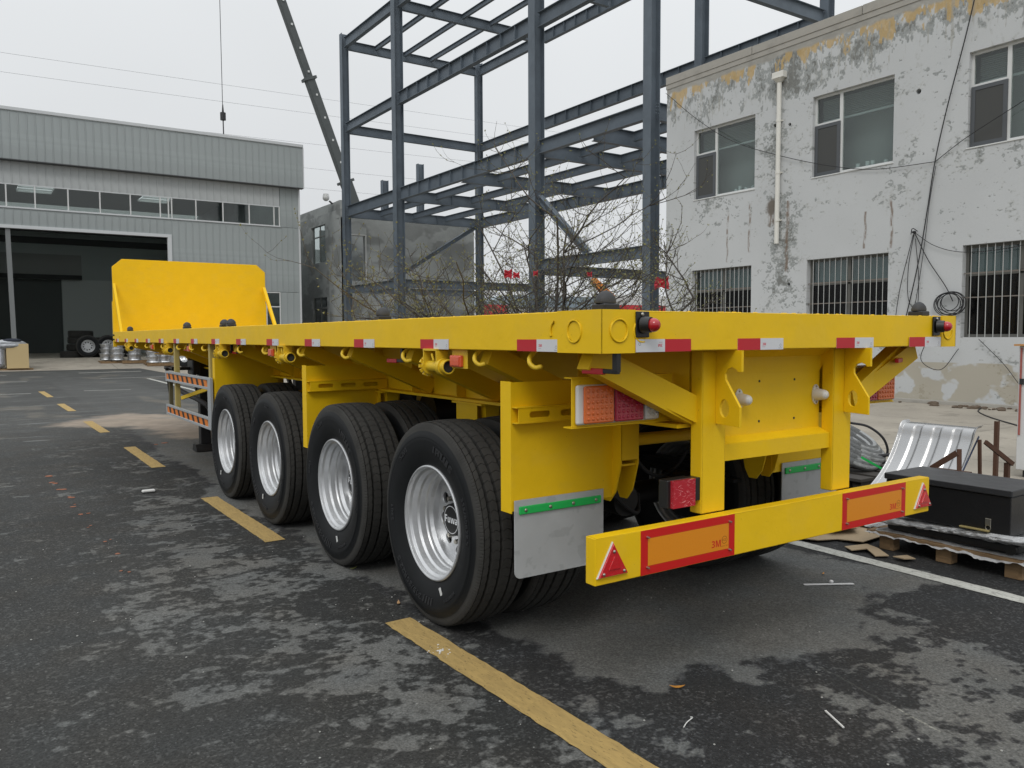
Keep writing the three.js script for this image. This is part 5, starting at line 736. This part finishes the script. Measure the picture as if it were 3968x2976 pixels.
    for (let i = 0; i < N; i++) for (let j = 0; j < Mz; j++) { const a = i * (Mz + 1) + j; I.push(a, a + 1, a + Mz + 1, a + 1, a + Mz + 2, a + Mz + 1); }
    const g = new THREE.BufferGeometry(); g.setAttribute('position', new THREE.Float32BufferAttribute(P, 3)); g.setIndex(I); g.computeVertexNormals(); g.setAttribute('uv', new THREE.Float32BufferAttribute(new Float32Array(P.length / 3 * 2), 2));
    const sh = clean(g.clone()); const back = g.clone(); const bp = back.attributes.position; for (let i = 0; i < bp.count; i++) { bp.setX(i, bp.getX(i) + 0.004); bp.setY(i, bp.getY(i) - 0.001); }
    const f = thing('metal_fender', 'bright ribbed sheet metal wheel fender standing curved behind the toolbox', 'fender'); part(f, 'sheet', [g, back], new THREE.MeshStandardMaterial({ color: C(0.42, 0.42, 0.42), metalness: 0.95, roughness: 0.3, roughnessMap: rep(T_rough, 3), bumpMap: rep(T_fine, 3), bumpScale: 0.0004, side: THREE.DoubleSide })); part(f, 'edge_film', [bar(V(4.79, 0.68, Z1 + 0.005), V(4.5, 0.3, Z1 - 0.02), 0.006, 0.014)], std([0.03, 0.045, 0.09], 0.4)); rebase(f, 4.4, 0, -1.3); }
  const an = thing('rusty_angle_frame', 'brown rusty angle iron frame leaning behind the black toolbox', 'angle iron');
  part(an, 'upright', [bar(V(4.75, 0.1, -0.93), V(4.75, 0.66, -0.95), 0.022, 0.022)], M.rust); part(an, 'bar', [bar(V(4.8, 0.64, -0.93), V(5.05, 0.45, -0.83), 0.02, 0.035)], M.rust); part(an, 'upright', [bar(V(5.02, 0.05, -0.86), V(5.02, 0.46, -0.86), 0.035, 0.035)], M.rust); part(an, 'bar', [bar(V(4.76, 0.3, -0.92), V(5.0, 0.22, -0.84), 0.02, 0.03)], M.rust); rebase(an, 4.9, 0.05, -0.9);
  const a2 = thing('rusty_bracket', 'small rusty triangular bracket lying on top edge of the toolbox', 'bracket'); part(a2, 'bar', [bar(V(4.0, 0.5, -0.72), V(4.05, 0.66, -0.75), 0.03, 0.04)], M.rust); part(a2, 'bar', [bar(V(4.02, 0.64, -0.75), V(3.95, 0.51, -0.9), 0.03, 0.04)], M.rust); part(a2, 'plate', [bx(3.9, 4.1, 0.47, 0.5, -0.92, -0.68)], M.rust); rebase(a2, 4, 0.47, -0.8);
  const st = thing('metal_post', 'short dark angle post upright near the right edge behind the toolbox', 'post'); part(st, 'flange', [bx(6.3, 6.31, 0.004, 0.66, -1.575, -1.54)], M.rust); part(st, 'web', [bx(6.31, 6.34, 0.004, 0.66, -1.55, -1.54)], M.rust); rebase(st, 6.33, 0, -1.57);
  const cab = thing('white_cabinet', 'white painted metal cabinet cut off by the right picture edge', 'cabinet'); part(cab, 'body', [bx(7.15, 8.4, 0.08, 1.38, -1.75, -0.9, 0.01)], std([0.62, 0.63, 0.63], 0.5, { map: rep(tint([1, 1, 1], 0.12), 0.7) })); part(cab, 'edge_strip', [bx(7.135, 7.149, 0.45, 1.36, -1.73, -1.715)], std([0.35, 0.1, 0.08], 0.5)); part(cab, 'top_strip', [bx(7.1, 8.4, 1.381, 1.4, -1.78, -0.9)], std([0.5, 0.25, 0.08], 0.6)); part(cab, 'hinge', [bx(7.132, 7.148, 0.98, 1.04, -1.73, -1.69)], M.darkMetal); part(cab, 'foot', [bx(7.2, 7.3, 0.004, 0.08, -1.7, -1.6)], M.darkMetal); rebase(cab, 7.7, 0, -1.3);
  // wrapped coil on a dark pallet behind the bumper
  const cp = thing('dark_pallet', 'dark weathered pallet under the wrapped hose coil', 'pallet'); for (let i = 0; i < 4; i++) part(cp, 'board', [bx(4.55 + i * 0.28, 4.75 + i * 0.28, 0.2, 0.225, -2.75, -1.85)], std([0.05, 0.045, 0.04], 0.9)); for (const z of [-2.7, -2.3, -1.95]) part(cp, 'leg', [bx(4.58, 5.6, 0.004, 0.199, z, z + 0.08)], std([0.045, 0.04, 0.035], 0.9)); rebase(cp, 5, 0, -2.3);
  const cg = []; for (let i = 0; i < 9; i++) cg.push(new THREE.TorusGeometry(0.33 - (i % 3) * 0.05, 0.04, 8, 30).rotateX(Math.PI / 2 + 0.5).rotateY(0.3).translate(5.0 + 0.02 * i, 0.42 + 0.03 * (i / 3 | 0) + 0.02 * (i % 3), -2.35));
  const hc = thing('hose_coil', 'coil of hose in grey plastic film on the dark pallet', 'hose coil'); part(hc, 'wrapped_coil', cg, std([0.3, 0.31, 0.31], 0.35, { bumpMap: rep(T_mottle, 3), bumpScale: 0.02 })); part(hc, 'loose_hose', [tube([V(5.05, 0.66, -2.3), V(5.2, 0.62, -2.2), V(5.3, 0.5, -2.1), V(5.35, 0.35, -2.1), V(5.25, 0.3, -2.2)], 0.012, 24, 7), tube([V(5.1, 0.35, -2.1), V(5.35, 0.36, -2.0), V(5.42, 0.28, -2.1), V(5.3, 0.26, -2.2)], 0.016, 20, 7)], M.cable); part(hc, 'green_strap', [bar(V(4.7, 0.4, -1.95), V(5.0, 0.2, -1.75), 0.003, 0.02)], M.green); rebase(hc, 5, 0.225, -2.3);
  // cardboard
  const card = (pts, y, lab, rz) => one('cardboard_piece', [ext(poly(pts.map(q => [q[0], -q[1]])), 0.006, 'y', 0)].map(g => { const q = g.attributes.position; for (let i = 0; i < q.count; i++) q.setY(i, q.getY(i) + y + 0.03 * fbm(q.getX(i) * 7 + rz, q.getZ(i) * 7, 2)); g.computeVertexNormals(); return g; }), M.card ??= std([0.36, 0.275, 0.175], 0.9, { map: rep(tint([1, 1, 1], 0.2), 1), side: THREE.DoubleSide }), lab, 'cardboard');
  card([[2.95, -1.5], [3.1, -1.25], [3.25, -1.2], [3.3, -1.02], [3.6, -1.05], [4.0, -1.3], [3.7, -1.6], [3.3, -1.65]], 0.006, 'large torn cardboard sheet on the ground left of the wooden pallet', 1);
  card([[3.12, -1.05], [3.28, -0.98], [3.22, -0.86], [3.14, -0.73], [3.06, -0.78], [3.15, -0.9], [3.05, -0.95]], 0.006, 'jagged scrap of cardboard before the pallet corner', 5);
  card([[3.3, -1.3], [3.5, -1.2], [3.7, -1.35], [3.5, -1.5]], 0.04, 'small folded cardboard piece on top of the torn sheet', 9);
  card([[3.12, -0.69], [3.24, -0.66], [3.2, -0.58], [3.12, -0.61]], 0.003, 'little flat cardboard scrap right of the jagged one', 13);
}

// ---------------------------------------------------------------- bare budding tree with red cloth
{
  const t = thing('budding_tree', 'bare many stemmed bush with small spring buds behind the trailer', 'tree');
  const bark = std([0.08, 0.07, 0.06], 0.9, { bumpMap: rep(T_fine, 6), bumpScale: 0.004 }), stems = [], twigs = [], buds = []; const O = V(4.74, 0, -7.06);
  function limb(pts, r0, r1, n, list) { const P = [], N = [], U = [], I = []; for (let i = 0; i < pts.length; i++) { const d = V().subVectors(pts[Math.min(i + 1, pts.length - 1)], pts[Math.max(0, i - 1)]).normalize(), a = V().crossVectors(d, V(0.31, 0.2, 0.93)).normalize(), b = V().crossVectors(d, a), r = mix(r0, r1, i / (pts.length - 1)); for (let k = 0; k < n; k++) { const q = k / n * Math.PI * 2, nn = V().addScaledVector(a, Math.cos(q)).addScaledVector(b, Math.sin(q)); P.push(pts[i].x + nn.x * r, pts[i].y + nn.y * r, pts[i].z + nn.z * r); N.push(nn.x, nn.y, nn.z); U.push(0, 0); } } for (let i = 0; i < pts.length - 1; i++) for (let k = 0; k < n; k++) { const a = i * n + k, b = i * n + (k + 1) % n; I.push(a, b, a + n, b, b + n, a + n); } const g = new THREE.BufferGeometry(); g.setAttribute('position', new THREE.Float32BufferAttribute(P, 3)); g.setAttribute('normal', new THREE.Float32BufferAttribute(N, 3)); g.setAttribute('uv', new THREE.Float32BufferAttribute(U, 2)); g.setIndex(I); list.push(g); }
  function bud(p, d) { for (let k = 0; k < 2; k++) { const s = rr(0.007, 0.016), a = V(rr(-1, 1), rr(-0.3, 1), rr(-1, 1)).normalize(), e = V().copy(d).addScaledVector(a, 0.9).normalize(), w = V().crossVectors(e, V(rr(-1, 1), rr(-1, 1), rr(-1, 1))).normalize(); const A = V().copy(p), B = V().copy(p).addScaledVector(e, s).addScaledVector(w, s * 0.45), Cc = V().copy(p).addScaledVector(e, s * 2.1), D = V().copy(p).addScaledVector(e, s).addScaledVector(w, -s * 0.45); buds.push(A, B, Cc, A, Cc, D); } }
  function grow(p, d, len, r, depth) {
    const n = depth === 0 ? 9 : depth === 1 ? 7 : 5, pts = [p.clone()]; let q = p.clone(), dd = d.clone(); const cx = rr(-1, 1), cz = rr(-1, 1), dr = depth === 0 ? rr(-0.05, 0.02) : depth === 1 ? rr(-0.03, 0.07) : rr(0.08, 0.3);
    for (let i = 1; i < n; i++) { { const jt = [0.15, 0.26, 0.3, 0.3][depth]; dd.add(V(rr(-jt, jt) + cx * 0.06, rr(-jt, jt) * 0.8 + dr, rr(-jt, jt) + cz * 0.06)).normalize(); } q = q.clone().addScaledVector(dd, len / (n - 1)); pts.push(q); if (depth >= 2 || (depth === 1 && i > 4)) if (rnd() < 0.75) bud(q, dd); }
    limb(pts, r, r * (depth === 0 ? 0.4 : 0.45), depth === 0 ? 7 : depth === 1 ? 5 : 4, depth === 0 ? stems : twigs);
    if (depth >= 3) { bud(q, dd); bud(q, dd); return; }
    const kids = [8, 6, 4][depth];
    for (let k = 0; k < kids; k++) { const f = depth === 0 ? rr(0.25, 1) : rr(0.2, 1), idx = Math.min(n - 1, Math.max(1, Math.round(f * (n - 1)))), tg = V().subVectors(pts[idx], pts[idx - 1]).normalize(), side = V(rr(-1, 1), rr(-0.5, 0.45), rr(-1, 1)).normalize(); const nd = tg.multiplyScalar(depth === 0 ? 0.75 : 0.6).addScaledVector(side, 0.95).normalize(); grow(pts[idx], nd, len * [0.52, 0.52, 0.48][depth] * rr(0.65, 1.2), r * [0.42, 0.5, 0.6][depth] * rr(0.8, 1.1), depth + 1); }
  }
  seed = 4242; const NS = 14; for (let i = 0; i < NS; i++) { const a = i / NS * Math.PI * 2 + rr(-0.2, 0.2), tilt = i % 3 === 0 ? rr(0.08, 0.3) : rr(0.3, 0.85); grow(V(O.x + 0.14 * Math.cos(a), 0.05, O.z + 0.14 * Math.sin(a)), V(Math.cos(a) * tilt, 1, Math.sin(a) * tilt).normalize(), rr(2.3, 2.9) * (i % 3 === 0 ? 1.25 : 1), rr(0.022, 0.038), 0); }
  part(t, 'trunk', stems, bark); const tw = part(t, 'twigs', twigs, bark); tw.userData.kind = 'stuff';
  const bg = new THREE.BufferGeometry().setFromPoints(buds); bg.setAttribute('uv', new THREE.Float32BufferAttribute(new Float32Array(buds.length * 2), 2)); bg.computeVertexNormals(); const bd = part(t, 'buds', bg, new THREE.MeshPhysicalMaterial({ color: C(0.23, 0.23, 0.09), roughness: 0.9, transmission: 0.2, thickness: 0, side: THREE.DoubleSide })); bd.userData.kind = 'stuff'; rebase(t, O.x, 0, O.z);
  const cloth = new THREE.MeshPhysicalMaterial({ color: C(0.55, 0.02, 0.04), roughness: 0.6, transmission: 0.25, thickness: 0, side: THREE.DoubleSide });
  const rag = (cx, cy, cz, s, sx, lab) => { const c = V(cx, cy, cz), x = cx * 40, y = cy * 40; const g = new THREE.PlaneGeometry(s * sx, s, 10, 10), q = g.attributes.position; for (let i = 0; i < q.count; i++) { const u = q.getX(i) / s, v = q.getY(i) / s, k = 0.55 + 0.45 * Math.abs(u * 2); q.setXYZ(i, q.getX(i) * (0.75 + 0.5 * fbm(v * 3 + x, 2, 2)), q.getY(i) * k + s * 0.2 * (fbm(u * 4 + x, v * 4, 2) - 0.5), s * 0.5 * (fbm(u * 5 + x, v * 5 + y, 3) - 0.5)); } g.computeVertexNormals(); g.rotateY(-0.6).translate(c.x, c.y, c.z); return one('red_cloth', g, cloth, lab, 'cloth'); };
  rag(4.16, 2.35, -6.89, 0.16, 0.7, 'red cloth scrap hanging in the left of the bare bush'); rag(4.37, 2.35, -7.0, 0.10, 0.9, 'smaller dark red cloth just right of the left red scrap'); rag(4.71, 2.39, -7.02, 0.10, 0.7, 'red cloth in front of the steel column behind the bush'); rag(5.08, 2.34, -6.28, 0.08, 0.9, 'tiny red rag in the middle of the bare bush'); rag(6.25, 2.25, -6.09, 0.19, 1.05, 'bright red crumpled cloth on the right side of the bush');
}

// ---------------------------------------------------------------- litter on the asphalt
{
  const leafM = std([0.45, 0.2, 0.03], 0.8, { side: THREE.DoubleSide }), paper = std([0.6, 0.6, 0.58], 0.7, { side: THREE.DoubleSide });
  const leaf = (x, z, s, a, m, lab, cat = 'leaf', nm = 'fallen_leaf') => { const sh = new THREE.Shape(); sh.moveTo(-s, 0); sh.quadraticCurveTo(0, s * 0.6, s, 0); sh.quadraticCurveTo(0, -s * 0.45, -s, 0); const g = ext(sh, 0.0015, 'y', 0, 0, 5); const q = g.attributes.position; for (let i = 0; i < q.count; i++) q.setY(i, q.getY(i) + 0.25 * q.getX(i) * q.getX(i) / s + 0.003); g.computeVertexNormals(); g.rotateY(a).translate(x, 0.003, z); return one(nm, g, m, lab, cat); };
  leaf(0.5, -0.09, 0.034, -0.55, leafM, 'orange dry leaf on the asphalt right of the near yellow dash'); leaf(-0.0, -1.76, 0.032, 1.2, std([0.42, 0.25, 0.12], 0.8, { side: THREE.DoubleSide }), 'tan dry leaf beside the nearest tyre'); leaf(0.06, -2.55, 0.03, 0.3, std([0.3, 0.32, 0.1], 0.8, { side: THREE.DoubleSide }), 'yellowish leaf under the second nearest tyre'); leaf(2.45, -0.75, 0.02, 0.4, leafM, 'small brown leaf near the white line');
  one('plastic_strip', [bar(V(2.16, 0.006, -0.68), V(2.42, 0.006, -0.52), 0.02, 0.004), sphere(2.33, 0.012, -0.61, 0.014, 1, 0.8, 1, 8)], new THREE.MeshPhysicalMaterial({ color: C(0.7, 0.7, 0.7), roughness: 0.15, clearcoat: 0.6 }), 'clear plastic strip on the dry asphalt near the bumper', 'plastic strip');
  one('white_stick', [bar(V(0.83, 0.006, 0.40), V(0.765, 0.006, 0.525), 0.007, 0.005)], paper, 'short white paper stick on the damp asphalt at bottom right', 'stick');
  one('paper_wrapper', [bx(-0.62, -0.5, 0.005, 0.03, -6.17, -6.11, 0.012)], paper, 'white crumpled paper wrapper on the asphalt left of the dashes', 'wrapper');
  one('thread_scrap', tube([V(0.26, 0.006, 0.18), V(0.3, 0.008, 0.16), V(0.34, 0.012, 0.15), V(0.345, 0.006, 0.135)], 0.0025, 14, 5), paper, 'white thread scrap right of the near yellow dash', 'thread');
  const sp = []; for (let i = 0; i < 40; i++) { const a = rr(0, 6.3), r = rr(0, 1) ** 1.7 * 0.075; sp.push(new THREE.IcosahedronGeometry(rr(0.0015, 0.006), 0).scale(1, 0.4, 1).translate(-0.14 + r * Math.cos(a), 0.0055, -1.02 + r * 1.2 * Math.sin(a))); } const s1 = one('white_crumbs', sp, paper, 'spatter of white crumbs on the near yellow dash', 'crumbs'); s1.userData.kind = 'stuff';
  const brick = std([0.26, 0.105, 0.06], 0.9); const ST = [[-1.24, -7.82, 0.09], [-1.25, -7.27, 0.07], [-1.23, -6.83, 0.09], [-1.23, -6.34, 0.07], [-1.21, -5.86, 0.06], [-1.19, -5.38, 0.045], [-1.19, -4.87, 0.045], [-1.16, -4.3, 0.04], [-1.16, -3.84, 0.05], [-1.18, -3.34, 0.035], [0.22, -9.97, 0.12]];
  const bg = []; for (const [x, z, s] of ST) for (let k = 0; k < 2; k++) bg.push(new THREE.DodecahedronGeometry(s * rr(0.25, 0.6), 0).scale(1, 0.12, 0.8).rotateY(rr(0, 6)).translate(x + rr(-s, s) * 0.8, 0.003, z + rr(-s, s))); const bb = one('brick_dust_spots', bg, brick, 'line of orange crushed brick spots along the left asphalt', 'brick fragments'); bb.userData.kind = 'stuff';
  const gr = []; for (let i = 0; i < 260; i++) { const s = rr(0.002, 0.006); gr.push(new THREE.IcosahedronGeometry(s, 0).scale(1, 0.6, 1).translate(rr(-2.4, 3), 0.002, rr(-4.5, 1.2))); } const gq = one('grit', gr, std([0.32, 0.32, 0.3], 0.9), 'scattered pale grit on the near asphalt', 'grit'); gq.userData.kind = 'stuff';
}

renderer.render(scene, camera);
